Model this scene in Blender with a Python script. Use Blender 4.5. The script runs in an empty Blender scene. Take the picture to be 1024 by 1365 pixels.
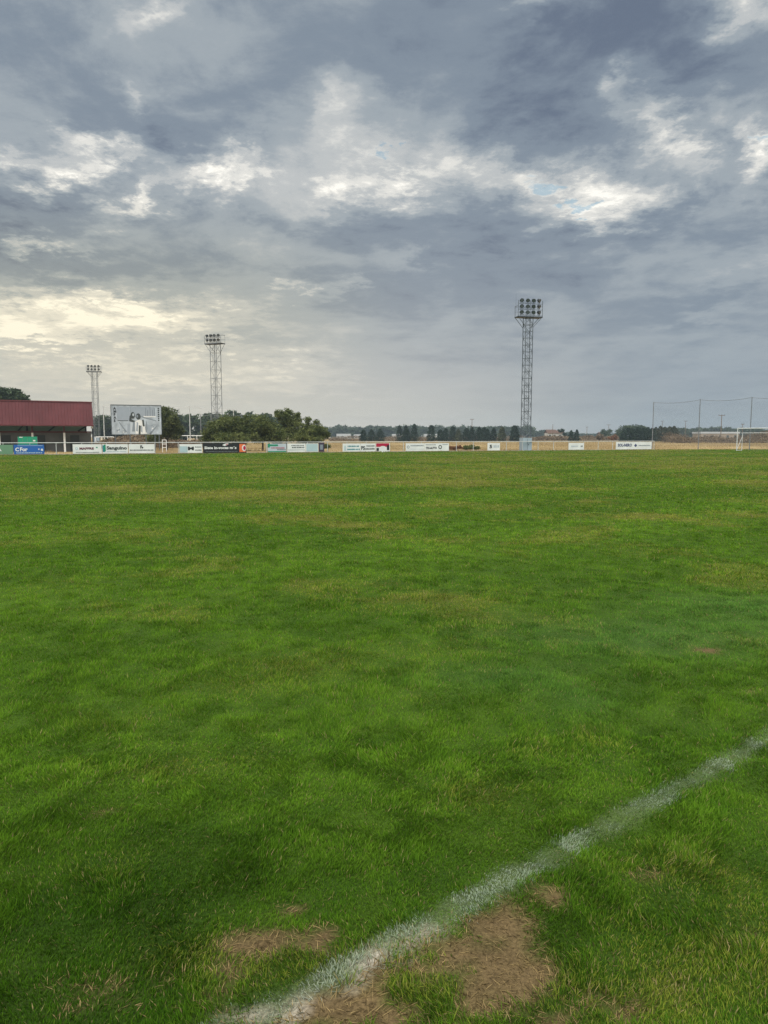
import bpy, math, random
import numpy as np
from mathutils import Vector, Matrix
from math import radians, sin, cos, tan, atan2, pi

scene = bpy.context.scene
COL = scene.collection
random.seed(7)

# ------------------------------------------------------------------ camera
FPX, HOR, CAMH = 960.0, 582.0, 1.55          # focal length in photo pixels, horizon row, eye height
PITCH = math.atan((682.5 - HOR) / FPX)
cam_data = bpy.data.cameras.new("camera")
cam_data.sensor_fit = 'VERTICAL'
cam_data.sensor_height = 36.0
cam_data.lens = 36.0 * FPX / 1365.0
cam_data.clip_start = 0.05
cam_data.clip_end = 12000.0
cam = bpy.data.objects.new("camera", cam_data)
COL.objects.link(cam)
cam.location = (0, 0, CAMH)
cam.rotation_euler = (pi / 2 - PITCH, 0, 0)
scene.camera = cam

def ray(px, py):
    u = (px - 512.0) / FPX
    v = (682.5 - py) / FPX
    return (u, cos(PITCH) + v * sin(PITCH), -sin(PITCH) + v * cos(PITCH))

def at(px, py, Y):
    d = ray(px, py)
    k = Y / d[1]
    return Vector((d[0] * k, Y, CAMH + d[2] * k))

def gx(px, Y):                       # x of a point on the ground at distance Y below photo column px (near the horizon)
    return at(px, HOR + 8, Y).x

def ground_at(px, py):
    d = ray(px, py)
    k = -CAMH / d[2]
    return (d[0] * k, d[1] * k)

# ------------------------------------------------------------------ exposure and render settings
EXPO = 1.85
HAZE_DENSITY = 0.00040
vs = scene.view_settings
vs.view_transform = 'Standard'
vs.look = 'None'
vs.exposure = EXPO
vs.gamma = 1.0
vs.use_curve_mapping = False
scene.render.engine = 'CYCLES'
scene.cycles.use_denoising = True
scene.cycles.denoising_prefilter = 'NONE'
scene.cycles.max_bounces = 6
scene.cycles.diffuse_bounces = 3
scene.cycles.glossy_bounces = 2
scene.cycles.transmission_bounces = 4
scene.cycles.transparent_max_bounces = 8
scene.cycles.volume_bounces = 0

# ------------------------------------------------------------------ sky: Nishita blue behind a broken sheet of cloud
SUN_AZ, SUN_EL = radians(-165), radians(64)
world = bpy.data.worlds.new("World")
scene.world = world
world.cycles.sampling_method = 'MANUAL'
world.cycles.sample_map_resolution = 256
world.use_nodes = True
NT = world.node_tree
NT.nodes.clear()
NN, LL = NT.nodes, NT.links

def put(sock, v):
    if isinstance(v, bpy.types.NodeSocket):
        LL.new(v, sock)
    else:
        sock.default_value = v

def M(op, a, b=0.0, c=0.0, clamp=False):
    n = NN.new('ShaderNodeMath'); n.operation = op; n.use_clamp = clamp
    put(n.inputs[0], a); put(n.inputs[1], b); put(n.inputs[2], c)
    return n.outputs[0]

def VM(op, a, b=(0, 0, 0), s=None):
    n = NN.new('ShaderNodeVectorMath'); n.operation = op
    put(n.inputs[0], a); put(n.inputs[1], b)
    if s is not None: put(n.inputs['Scale'], s)
    return n.outputs['Value'] if op in ('DOT_PRODUCT', 'LENGTH') else n.outputs[0]

def COMB(x, y, z=0.0):
    n = NN.new('ShaderNodeCombineXYZ')
    put(n.inputs[0], x); put(n.inputs[1], y); put(n.inputs[2], z)
    return n.outputs[0]

def NOISE(v, scale, detail, rough=0.55, dist=0.0, color=False):
    n = NN.new('ShaderNodeTexNoise'); n.noise_dimensions = '2D'
    put(n.inputs['Vector'], v); put(n.inputs['Scale'], scale); put(n.inputs['Detail'], detail)
    put(n.inputs['Roughness'], rough); put(n.inputs['Distortion'], dist)
    return n.outputs['Color'] if color else n.outputs['Fac']

def MIX(f, a, b):
    n = NN.new('ShaderNodeMix'); n.data_type = 'RGBA'; n.clamp_factor = True
    put(n.inputs['Factor'], f)
    put(n.inputs[6], a if isinstance(a, bpy.types.NodeSocket) else (*a, 1))
    put(n.inputs[7], b if isinstance(b, bpy.types.NodeSocket) else (*b, 1))
    return n.outputs[2]

def SMOOTH(x, lo, hi):
    n = NN.new('ShaderNodeMapRange'); n.interpolation_type = 'SMOOTHSTEP'
    put(n.inputs['Value'], x); put(n.inputs['From Min'], lo); put(n.inputs['From Max'], hi)
    return n.outputs[0]

def build_sky():
    tc = NN.new('ShaderNodeTexCoord')
    d = tc.outputs['Generated']
    sp = NN.new('ShaderNodeSeparateXYZ'); LL.new(d, sp.inputs[0])
    x, y, z = sp.outputs
    az = M('MULTIPLY', M('ARCTAN2', x, y), 180 / pi)
    el = M('MULTIPLY', M('ARCSINE', z), 180 / pi)
    # cloud deck seen in perspective: flat layer, softened at the horizon
    zz = M('ADD', M('MAXIMUM', z, 0.0), 0.13)
    q = COMB(M('DIVIDE', x, zz), M('DIVIDE', y, zz), 0.0)
    wv = VM('SUBTRACT', NOISE(q, 1.1, 2.0, 0.55, color=True), (0.5, 0.5, 0.5))
    q2 = VM('ADD', q, VM('SCALE', wv, s=0.28))
    n_big = NOISE(q2, 1.15, 4.0, 0.58)
    n_mid = NOISE(VM('ADD', q2, (7.3, 2.1, 0)), 3.9, 7.0, 0.66)
    # the same places in az/el degrees, warped by the noise so that the breaks get ragged edges
    wv2 = VM('SUBTRACT', NOISE(VM('ADD', q, (3.1, 9.7, 0)), 5.2, 5.0, 0.66, color=True), (0.5, 0.5, 0.5))
    ae0 = COMB(az, el, 0.0)
    ae = VM('ADD', ae0, VM('MULTIPLY', wv2, SKY_WARP))
    tot = None
    for (px, py, rx, ry, rot, amp) in SKY_BLOBS:
        dd = Vector(ray(px, py)).normalized()
        a0 = math.degrees(atan2(dd.x, dd.y)); e0 = math.degrees(math.asin(dd.z))
        k = 0.0597 * (0.80 if py < 150 else 0.92)
        mp = NN.new('ShaderNodeMapping'); mp.vector_type = 'TEXTURE'
        LL.new(ae, mp.inputs['Vector'])
        mp.inputs['Location'].default_value = (a0, e0, 0)
        mp.inputs['Rotation'].default_value = (0, 0, -rot)
        mp.inputs['Scale'].default_value = (rx * k, ry * k, 1)
        g = M('POWER', 0.3679, VM('DOT_PRODUCT', mp.outputs[0], mp.outputs[0]))
        tot = M('MULTIPLY', g, amp) if tot is None else M('MULTIPLY_ADD', g, amp, tot)
    # brightness of the sheet; out of view, bright gaps are added to light the boards
    off = SMOOTH(VM('DOT_PRODUCT', d, (0.0, 0.985, 0.174)), 0.86, 0.72)
    rag = SMOOTH(NOISE(VM('ADD', q2, (21.0, 5.0, 0)), 1.0, 2.0, 0.5), 0.49, 0.64)
    tot = M('MULTIPLY_ADD', M('MULTIPLY', off, rag), 0.55, tot)
    lowel = SMOOTH(el, 2.0, 16.0)
    amp_n = M('MULTIPLY_ADD', lowel, 0.75, 0.35)
    nb = M('MULTIPLY', M('SUBTRACT', n_big, 0.5), M('MULTIPLY', amp_n, 0.90))
    nm = M('MULTIPLY', M('SUBTRACT', n_mid, 0.5), M('MULTIPLY', amp_n, 0.62))
    # small scale texture is strongest where the sheet is thin and bright
    thin = SMOOTH(tot, 0.0, 0.7)
    nm = M('MULTIPLY', nm, M('MULTIPLY_ADD', thin, 2.1, 0.75))
    b = M('ADD', M('ADD', M('ADD', tot, 0.33), nb), nm)
    rp = NN.new('ShaderNodeValToRGB'); LL.new(b, rp.inputs[0])
    rp.color_ramp.interpolation = 'EASE'
    els = rp.color_ramp.elements
    stops = SKY_RAMP
    els[0].position = stops[0][0]; els[0].color = (*stops[0][1], 1)
    els[1].position = stops[-1][0]; els[1].color = (*stops[-1][1], 1)
    for p_, c_ in stops[1:-1]:
        e_ = els.new(p_); e_.color = (*c_, 1)
    cloud = rp.outputs[0]
    # warm light low on the sun's side
    sdir = (sin(radians(-27)) * cos(radians(8)), cos(radians(-27)) * cos(radians(8)), sin(radians(8)))
    cs = VM('DOT_PRODUCT', d, sdir)
    warm = M('MULTIPLY', SMOOTH(cs, 0.86, 1.0), M('SUBTRACT', 1.0, SMOOTH(el, 8.0, 19.0)))
    cloud = MIX(M('MULTIPLY', warm, 0.85), cloud, VM('MULTIPLY', cloud, (1.07, 1.0, 0.80)))
    # thicker air towards the horizon
    hz = M('POWER', 2.718, M('MULTIPLY', M('MAXIMUM', el, 0.0), -1 / 5.5))
    side = SMOOTH(cs, 0.62, 0.99)
    hcol = MIX(side, SKY_HOR_COOL, SKY_HOR_WARM)
    cloud = MIX(M('MULTIPLY', hz, 0.88), cloud, hcol)
    # blue through the few holes
    hole = None
    for (px, py, rx, ry, rot, amp) in SKY_HOLES:
        dd = Vector(ray(px, py)).normalized()
        a0 = math.degrees(atan2(dd.x, dd.y)); e0 = math.degrees(math.asin(dd.z))
        mp = NN.new('ShaderNodeMapping'); mp.vector_type = 'TEXTURE'
        LL.new(ae, mp.inputs['Vector'])
        mp.inputs['Location'].default_value = (a0, e0, 0)
        mp.inputs['Rotation'].default_value = (0, 0, -rot)
        mp.inputs['Scale'].default_value = (rx * 0.057, ry * 0.057, 1)
        g = M('POWER', 0.3679, VM('DOT_PRODUCT', mp.outputs[0], mp.outputs[0]))
        hole = M('MULTIPLY', g, amp) if hole is None else M('MULTIPLY_ADD', g, amp, hole)
    hole = M('MULTIPLY', SMOOTH(M('MULTIPLY_ADD', M('SUBTRACT', n_mid, 0.5), 1.5, hole), 0.35, 0.95), 0.55)
    st = NN.new('ShaderNodeTexSky'); st.sky_type = 'NISHITA'; st.sun_disc = False
    st.sun_elevation = SUN_EL; st.sun_rotation = SUN_AZ
    STR = 0.1
    skyc = VM('MULTIPLY', st.outputs[0], (0.33, 0.43, 0.37))
    cl = VM('SCALE', cloud, s=1.0 / (STR * 2 ** EXPO))
    bg = NN.new('ShaderNodeBackground'); bg.inputs['Strength'].default_value = STR
    LL.new(MIX(hole, cl, skyc), bg.inputs['Color'])
    out = NN.new('ShaderNodeOutputWorld')
    LL.new(bg.outputs[0], out.inputs['Surface'])

SKY_WARP = (8.5, 4.8, 0.0)
SKY_HOR_COOL = (0.345, 0.400, 0.435)
SKY_HOR_WARM = (0.84, 0.77, 0.63)
SKY_RAMP = [(0.00, (0.140, 0.178, 0.248)), (0.20, (0.225, 0.276, 0.340)), (0.40, (0.350, 0.398, 0.440)),
            (0.60, (0.520, 0.545, 0.555)), (0.80, (0.78, 0.775, 0.735)), (1.0, (1.08, 1.05, 0.97))]
# bright and dark places of the cloud sheet: photo column, row, radii, tilt, amount
SKY_BLOBS = [
    (20, 215, 50, 14, -.15, .45), (82, 232, 34, 17, -.2, .55), (140, 205, 70, 15, .05, .50), (175, 125, 20, 16, -.5, .28),
    (205, 18, 60, 16, -.4, .24), (178, 272, 56, 15, -.35, .44), (35, 325, 55, 11, -.15, .42), (300, 232, 70, 15, -.15, .50),
    (320, 200, 20, 13, -.5, .3), (455, 140, 48, 34, -.5, .26), (490, 195, 55, 32, 0, .28), (470, 256, 50, 20, .1, .58),
    (545, 243, 48, 16, .1, .42), (605, 214, 52, 40, 0, .42), (690, 244, 60, 22, .3, .40), (768, 238, 54, 32, 0, .36),
    (840, 262, 95, 36, -.1, .48), (790, 290, 80, 13, 0, .3), (890, 178, 70, 22, .7, .46), (830, 110, 44, 16, -.4, .24),
    (1012, 205, 22, 42, -.3, .50), (985, 18, 50, 22, .4, .38), (715, 0, 40, 12, 0, .26), (960, 150, 40, 16, .6, .2),
    (50, 414, 120, 24, -.05, .52), (210, 428, 140, 17, -.08, .42), (130, 396, 70, 6, 0, .3), (275, 462, 75, 11, -.12, .32),
    (400, 380, 26, 12, 0, .40), (370, 490, 60, 16, -.15, .2), (470, 380, 30, 8, -.1, .18), (20, 445, 80, 14, -.1, .25),
    (120, 490, 210, 46, 0, .24), (70, 452, 130, 6, -.05, .22), (60, 482, 110, 5, -.03, .16), (210, 508, 150, 7, 0, .14), (470, 520, 70, 7, .05, .10), (320, 500, 220, 55, 0, .13), (1000, 355, 70, 18, 0, .14), (940, 418, 40, 12, 0, .14), (540, 350, 40, 10, 0, .08),
    (830, 60, 130, 60, 0, -.13), (690, 130, 110, 50, -.3, -.16), (360, 40, 120, 60, .2, -.10),
    (620, 315, 240, 30, 0, -.17), (130, 355, 190, 20, 0, -.16), (330, 130, 100, 46, -.3, -.10), (945, 225, 40, 36, .5, -.22),
    (640, 180, 40, 26, -.4, -.12), (60, 30, 90, 40, 0, -.08), (700, 400, 260, 40, 0, -.05),
    (230, 170, 70, 25, 0, -.06), (400, 300, 120, 16, 0, -.12), (30, 270, 70, 16, -.2, -.14),
]
SKY_HOLES = [(730, 250, 22, 11, .2, 1.0), (768, 284, 16, 6, -.1, .95), (497, 203, 15, 7, .3, .85), (1008, 188, 10, 14, .2, .8)]
build_sky()

# ------------------------------------------------------------------ sun behind the clouds
sun_data = bpy.data.lights.new("sun", 'SUN')
sun_data.energy = 1.5
sun_data.angle = radians(60)
sun_data.color = (1.0, 0.95, 0.86)
sun = bpy.data.objects.new("sun", sun_data)
COL.objects.link(sun)
sdir = Vector((sin(SUN_AZ) * cos(SUN_EL), cos(SUN_AZ) * cos(SUN_EL), sin(SUN_EL)))
sun.rotation_euler = sdir.to_track_quat('Z', 'Y').to_euler()
sun.location = (0, 0, 60)

# ================================================================== helpers
class MB:
    """collects boxes, tubes and faces and links them as one mesh object"""
    def __init__(self): self.v = []; self.f = []
    def quad(self, *pts):
        n = len(self.v); self.v += [tuple(p) for p in pts]; self.f.append(tuple(range(n, n + len(pts)))); return self
    def box(self, x0, x1, y0, y1, z0, z1):
        n = len(self.v)
        self.v += [(x0, y0, z0), (x1, y0, z0), (x1, y1, z0), (x0, y1, z0), (x0, y0, z1), (x1, y0, z1), (x1, y1, z1), (x0, y1, z1)]
        self.f += [tuple(n + i for i in q) for q in ((0, 3, 2, 1), (4, 5, 6, 7), (0, 1, 5, 4), (1, 2, 6, 5), (2, 3, 7, 6), (3, 0, 4, 7))]
        return self
    def tube(self, p0, p1, r0, r1=None, n=6, cap=True):
        r1 = r0 if r1 is None else r1
        p0 = Vector(p0); p1 = Vector(p1); d = (p1 - p0).normalized()
        a = d.orthogonal().normalized(); b = d.cross(a)
        k = len(self.v)
        for p, r in ((p0, r0), (p1, r1)):
            for i in range(n):
                t = 2 * pi * (i + .5) / n
                self.v.append(tuple(p + a * (r * cos(t)) + b * (r * sin(t))))
        for i in range(n):
            j = (i + 1) % n
            self.f.append((k + i, k + j, k + n + j, k + n + i))
        if cap:
            self.f.append(tuple(k + i for i in reversed(range(n)))); self.f.append(tuple(k + n + i for i in range(n)))
        return self
    def disc(self, c, r, n=16, rz=None):                # flat disc facing -Y
        rz = r if rz is None else rz
        k = len(self.v)
        self.v += [(c[0] + r * cos(2 * pi * i / n), c[1], c[2] + rz * sin(2 * pi * i / n)) for i in range(n)]
        self.f.append(tuple(range(k, k + n))); return self
    def build(self, name, m, parent=None, smooth=False):
        me = bpy.data.meshes.new(name)
        me.from_pydata(self.v, [], self.f)
        me.materials.append(m)
        if smooth: me.polygons.foreach_set('use_smooth', [True] * len(me.polygons))
        me.update()
        o = bpy.data.objects.new(name, me); COL.objects.link(o)
        if parent is not None: o.parent = parent
        return o

def tag(o, label=None, cat=None, group=None, kind=None):
    if label: o['label'] = label
    if cat: o['category'] = cat
    if group: o['group'] = group
    if kind: o['kind'] = kind
    return o

def thing(name, label, cat, loc=(0, 0, 0), rotz=0.0, group=None):
    o = bpy.data.objects.new(name, None); COL.objects.link(o)
    o.empty_display_size = 0.2
    o.location = loc; o.rotation_euler = (0, 0, rotz)
    return tag(o, label, cat, group)

def dup(root, loc, rotz, label=None):
    r = root.copy(); COL.objects.link(r); r.location = loc; r.rotation_euler = (0, 0, rotz)
    if label: r['label'] = label
    for ch in list(root.children):
        c = ch.copy(); COL.objects.link(c); c.parent = r
        for g in list(ch.children):
            e = g.copy(); COL.objects.link(e); e.parent = c
    return r

MATS = {}
def mat(name, col, rough=0.7, var=0.15, scale=3.0, bump=0.0, metal=0.0, spec=0.3):
    if name in MATS: return MATS[name]
    m = bpy.data.materials.new(name); m.use_nodes = True
    nt = m.node_tree; N = nt.nodes; L = nt.links
    p = N['Principled BSDF']
    p.inputs['Roughness'].default_value = rough; p.inputs['Metallic'].default_value = metal
    p.inputs['Specular IOR Level'].default_value = spec
    tc = N.new('ShaderNodeTexCoord')
    no = N.new('ShaderNodeTexNoise'); no.inputs['Scale'].default_value = scale; no.inputs['Detail'].default_value = 5
    L.new(tc.outputs['Object'], no.inputs['Vector'])
    mx = N.new('ShaderNodeMix'); mx.data_type = 'RGBA'
    mx.inputs[6].default_value = (*[c * (1 - var) for c in col], 1)
    mx.inputs[7].default_value = (*[min(1, c * (1 + var)) for c in col], 1)
    mr = N.new('ShaderNodeMapRange'); mr.inputs['From Min'].default_value = .3; mr.inputs['From Max'].default_value = .7
    L.new(no.outputs['Fac'], mr.inputs['Value']); L.new(mr.outputs[0], mx.inputs['Factor'])
    L.new(mx.outputs[2], p.inputs['Base Color'])
    if bump:
        bp = N.new('ShaderNodeBump'); bp.inputs['Strength'].default_value = bump; bp.inputs['Distance'].default_value = 0.02
        L.new(no.outputs['Fac'], bp.inputs['Height']); L.new(bp.outputs[0], p.inputs['Normal'])
    MATS[name] = m
    return m

def leaf_mat(name, c0, c1, trans=0.3, scale=0.9):
    if name in MATS: return MATS[name]
    m = bpy.data.materials.new(name); m.use_nodes = True
    nt = m.node_tree; N = nt.nodes; L = nt.links
    p = N['Principled BSDF']; out = N['Material Output']
    p.inputs['Roughness'].default_value = 0.65; p.inputs['Specular IOR Level'].default_value = 0.15
    g = N.new('ShaderNodeNewGeometry')
    no = N.new('ShaderNodeTexNoise'); no.inputs['Scale'].default_value = scale; no.inputs['Detail'].default_value = 4
    L.new(g.outputs['Position'], no.inputs['Vector'])
    add = N.new('ShaderNodeMath'); add.operation = 'MULTIPLY_ADD'; add.inputs[1].default_value = 0.5
    L.new(g.outputs['Random Per Island'], add.inputs[0]); L.new(no.outputs['Fac'], add.inputs[2])
    mr = N.new('ShaderNodeMapRange'); mr.inputs['From Min'].default_value = .4; mr.inputs['From Max'].default_value = 1.1
    L.new(add.outputs[0], mr.inputs['Value'])
    mx = N.new('ShaderNodeMix'); mx.data_type = 'RGBA'
    mx.inputs[6].default_value = (*c0, 1); mx.inputs[7].default_value = (*c1, 1)
    L.new(mr.outputs[0], mx.inputs['Factor']); L.new(mx.outputs[2], p.inputs['Base Color'])
    tr = N.new('ShaderNodeBsdfTranslucent'); L.new(mx.outputs[2], tr.inputs['Color'])
    ms = N.new('ShaderNodeMixShader'); ms.inputs[0].default_value = trans
    L.new(p.outputs[0], ms.inputs[1]); L.new(tr.outputs[0], ms.inputs[2]); L.new(ms.outputs[0], out.inputs['Surface'])
    MATS[name] = m
    return m

RNG = np.random.default_rng(11)
_tab = RNG.random((256, 256))
def vnoise(x, y):
    xi = np.floor(x).astype(np.int64); yi = np.floor(y).astype(np.int64)
    fx = x - xi; fy = y - yi
    fx = fx * fx * fx * (fx * (fx * 6 - 15) + 10); fy = fy * fy * fy * (fy * (fy * 6 - 15) + 10)
    a = _tab[xi & 255, yi & 255]; b = _tab[(xi + 1) & 255, yi & 255]
    c = _tab[xi & 255, (yi + 1) & 255]; d = _tab[(xi + 1) & 255, (yi + 1) & 255]
    return (a * (1 - fx) + b * fx) * (1 - fy) + (c * (1 - fx) + d * fx) * fy
def fbm(x, y, s, oct=4, ox=0.0, rough=0.5):
    t = np.zeros_like(x, dtype=float); A = 1.0; W = 0.0; f = 1.0 / s
    for i in range(oct):
        a = 0.6 + i * 1.1                               # turn every octave so that no lattice shows
        xr = (x * cos(a) - y * sin(a)) * f + ox + 17.3 * i; yr = (x * sin(a) + y * cos(a)) * f + ox * 1.7 + 5.1 * i
        t += A * vnoise(xr, yr); W += A; A *= rough; f *= 2.03
    return t / W
def sstep(x, lo, hi):
    t = np.clip((x - lo) / (hi - lo), 0, 1); return t * t * (3 - 2 * t)

def tri_mesh(name, verts, nper, faces_local, m, parent=None, colors=None):
    """verts: (N, nper, 3); every island shares the local faces"""
    N = len(verts)
    me = bpy.data.meshes.new(name)
    fl = [np.array(f) for f in faces_local]
    base = (np.arange(N) * nper)[:, None]
    loops = np.concatenate([base + f[None, :] for f in fl], axis=1).ravel()
    sizes = np.tile(np.array([len(f) for f in fl]), N)
    starts = np.concatenate([[0], np.cumsum(sizes)[:-1]])
    me.vertices.add(N * nper); me.vertices.foreach_set('co', verts.astype(np.float32).ravel())
    me.loops.add(len(loops)); me.loops.foreach_set('vertex_index', loops.astype(np.int32))
    me.polygons.add(len(sizes)); me.polygons.foreach_set('loop_start', starts.astype(np.int32))
    me.polygons.foreach_set('loop_total', sizes.astype(np.int32))
    if colors is not None:
        at_ = me.color_attributes.new('col', 'FLOAT_COLOR', 'POINT')
        rgba = np.ones((N * nper, 4), np.float32); rgba[:, :3] = colors.reshape(-1, 3)
        at_.data.foreach_set('color', rgba.ravel())
    me.materials.append(m)
    me.update(calc_edges=True)
    o = bpy.data.objects.new(name, me); COL.objects.link(o)
    if parent is not None: o.parent = parent
    return o

# ================================================================== ground
FENCE_K, FENCE_X0, FENCE_Y0 = 0.397, -32.3, 60.5
def fence_y(x): return FENCE_Y0 + FENCE_K * (x - FENCE_X0)
FENCE_DIR = Vector((1, FENCE_K, 0)).normalized()
FENCE_ROT = math.atan(FENCE_K)
def on_fence(px, off=0.0):
    """point of the rail line seen in photo column px"""
    t = ray(px, 595)[0] / ray(px, 595)[1]
    x = t * (FENCE_Y0 - FENCE_K * FENCE_X0) / (1 - t * FENCE_K)
    return Vector((x, fence_y(x), 0)) + off * Vector((FENCE_DIR.y, -FENCE_DIR.x, 0))

def pitch_end(x): return np.minimum(fence_y(x) + 0.35, 88.5)
def pitch_z(x, y):
    return 0.030 * (fbm(x, y, 1.3, 3, 3.3) - .5) + 0.024 * (fbm(x, y, 0.33, 3, 8.8) - .5)

# the white line: from a to b, and on beyond both
LA = Vector(ground_at(372, 1345)); LB = Vector(ground_at(1024, 985))
LDIR = (LB - LA).normalized(); LNRM = Vector((-LDIR.y, LDIR.x))
def line_dist(x, y): return (x - LA.x) * LNRM.x + (y - LA.y) * LNRM.y

# worn spots, given where the photo shows them: column, row, half sizes in photo pixels, strength
BARE = [(350, 1264, 44, 20, .9), (405, 1262, 36, 16, .8), (430, 1248, 26, 12, .6), (690, 1238, 48, 40, 1.05), (730, 1203, 20, 20, .9), (655, 1280, 50, 34, .95), (720, 1300, 40, 40, .6), (545, 1312, 66, 40, 1.0),
        (490, 1345, 80, 34, 1.35), (640, 1345, 30, 24, .6), (810, 1348, 50, 26, 1.1), (760, 1365, 40, 20, .7), (858, 1168, 22, 8, .6), (790, 1160, 34, 9, .5), (215, 1312, 50, 15, .6),
        (180, 1350, 70, 14, .55), (255, 1335, 30, 10, .5), (1000, 1262, 30, 30, .45), (135, 1082, 22, 7, .55), (940, 868, 14, 5, .7),
        (428, 980, 20, 6, .5), (385, 1216, 20, 9, .6), (1000, 921, 20, 7, .5), (500, 1160, 40, 8, .4),
        (590, 1300, 190, 62, .66), (300, 1310, 170, 36, .52), (450, 1345, 130, 40, .66)]
def ground_frame(px, py):
    g = ground_at(px, py); gx_ = ground_at(px + 1, py); gy_ = ground_at(px, py + 1)
    return g, abs(gx_[0] - g[0]), math.hypot(gy_[0] - g[0], gy_[1] - g[1])
def bare_mask(x, y):
    t = np.zeros_like(x)
    for (px, py, rx, ry, a) in BARE:
        g, sx, sy = ground_frame(px, py)
        w = np.exp(-((x - g[0]) / (1.35 * rx * sx)) ** 2 - ((y - g[1]) / (ry * sy)) ** 2) * a
        t = np.maximum(t, w)
    n = fbm(x, y, 0.20, 5, 1.7, .65)
    return sstep(t * (1.20 + (n - .5) * 5.6), 0.24, 1.05)

# warm, thin patches in the turf; shade among near blades put into its colour (photo column, row, half sizes, amount)
DRY = [(560, 1310, 190, 60, .55), (300, 1290, 120, 30, .4), (840, 1345, 100, 40, .4), (310, 660, 110, 7, .9), (420, 690, 60, 5, .5), (640, 645, 120, 4, .45), (860, 690, 140, 6, .5), (80, 780, 70, 14, .35), (400, 890, 110, 26, .5), (300, 920, 90, 14, .35),
       (640, 1060, 80, 26, .5), (560, 870, 90, 20, .35), (240, 1020, 110, 30, .35), (720, 1000, 60, 20, .3), (600, 720, 60, 5, .5), (460, 702, 30, 4, .6), (100, 650, 90, 4, .4),
       (900, 1160, 100, 40, .35), (960, 1300, 120, 60, .22), (150, 1160, 70, 26, .25), (660, 790, 120, 12, .3), (160, 960, 80, 20, .3)]
NEAR_SHADE = [(512, 1320, 560, 90, .45), (60, 1330, 260, 60, .5), (60, 1270, 200, 110, 1.1), (260, 1180, 170, 60, .75), (900, 1230, 150, 80, 1.0), (760, 1280, 80, 50, 1.0), (560, 1180, 160, 40, .55), (330, 1110, 200, 24, .35), (840, 900, 60, 20, .3), (80, 1120, 120, 40, .5)]
COOL = [(860, 850, 190, 26, .8), (1000, 810, 140, 22, .8), (680, 905, 120, 22, .55), (780, 940, 60, 22, .4)]
def field_mask(lst, x, y):
    t = np.zeros_like(x)
    for (px, py, rx, ry, a) in lst:
        g, sx, sy = ground_frame(px, py)
        t += np.exp(-((x - g[0]) / (rx * sx)) ** 2 - ((y - g[1]) / (ry * sy)) ** 2) * a
    return t

def attr_mat(name, trans, rough, spec, grain=None):
    m = bpy.data.materials.new(name); m.use_nodes = True
    nt = m.node_tree; N = nt.nodes; L = nt.links
    p = N['Principled BSDF']; out = N['Material Output']
    p.inputs['Roughness'].default_value = rough; p.inputs['Specular IOR Level'].default_value = spec
    a = N.new('ShaderNodeVertexColor'); a.layer_name = 'col'
    src = a.outputs['Color']
    if grain:
        g = N.new('ShaderNodeNewGeometry')
        no = N.new('ShaderNodeTexNoise'); no.inputs['Scale'].default_value = grain; no.inputs['Detail'].default_value = 6
        no.inputs['Roughness'].default_value = .7
        L.new(g.outputs['Position'], no.inputs['Vector'])
        mr = N.new('ShaderNodeMapRange'); mr.inputs['From Min'].default_value = .3; mr.inputs['From Max'].default_value = .7
        mr.inputs['To Min'].default_value = .45; mr.inputs['To Max'].default_value = 1.5
        L.new(no.outputs['Fac'], mr.inputs['Value'])
        sc = N.new('ShaderNodeVectorMath'); sc.operation = 'SCALE'
        L.new(src, sc.inputs[0]); L.new(mr.outputs[0], sc.inputs['Scale']); src = sc.outputs[0]
        bp = N.new('ShaderNodeBump'); bp.inputs['Strength'].default_value = .8; bp.inputs['Distance'].default_value = .01
        L.new(no.outputs['Fac'], bp.inputs['Height']); L.new(bp.outputs[0], p.inputs['Normal'])
    L.new(src, p.inputs['Base Color'])
    if trans:
        tr = N.new('ShaderNodeBsdfTranslucent'); L.new(src, tr.inputs['Color'])
        ms = N.new('ShaderNodeMixShader'); ms.inputs[0].default_value = trans
        L.new(p.outputs[0], ms.inputs[1]); L.new(tr.outputs[0], ms.inputs[2]); L.new(ms.outputs[0], out.inputs['Surface'])
    return m

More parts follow.
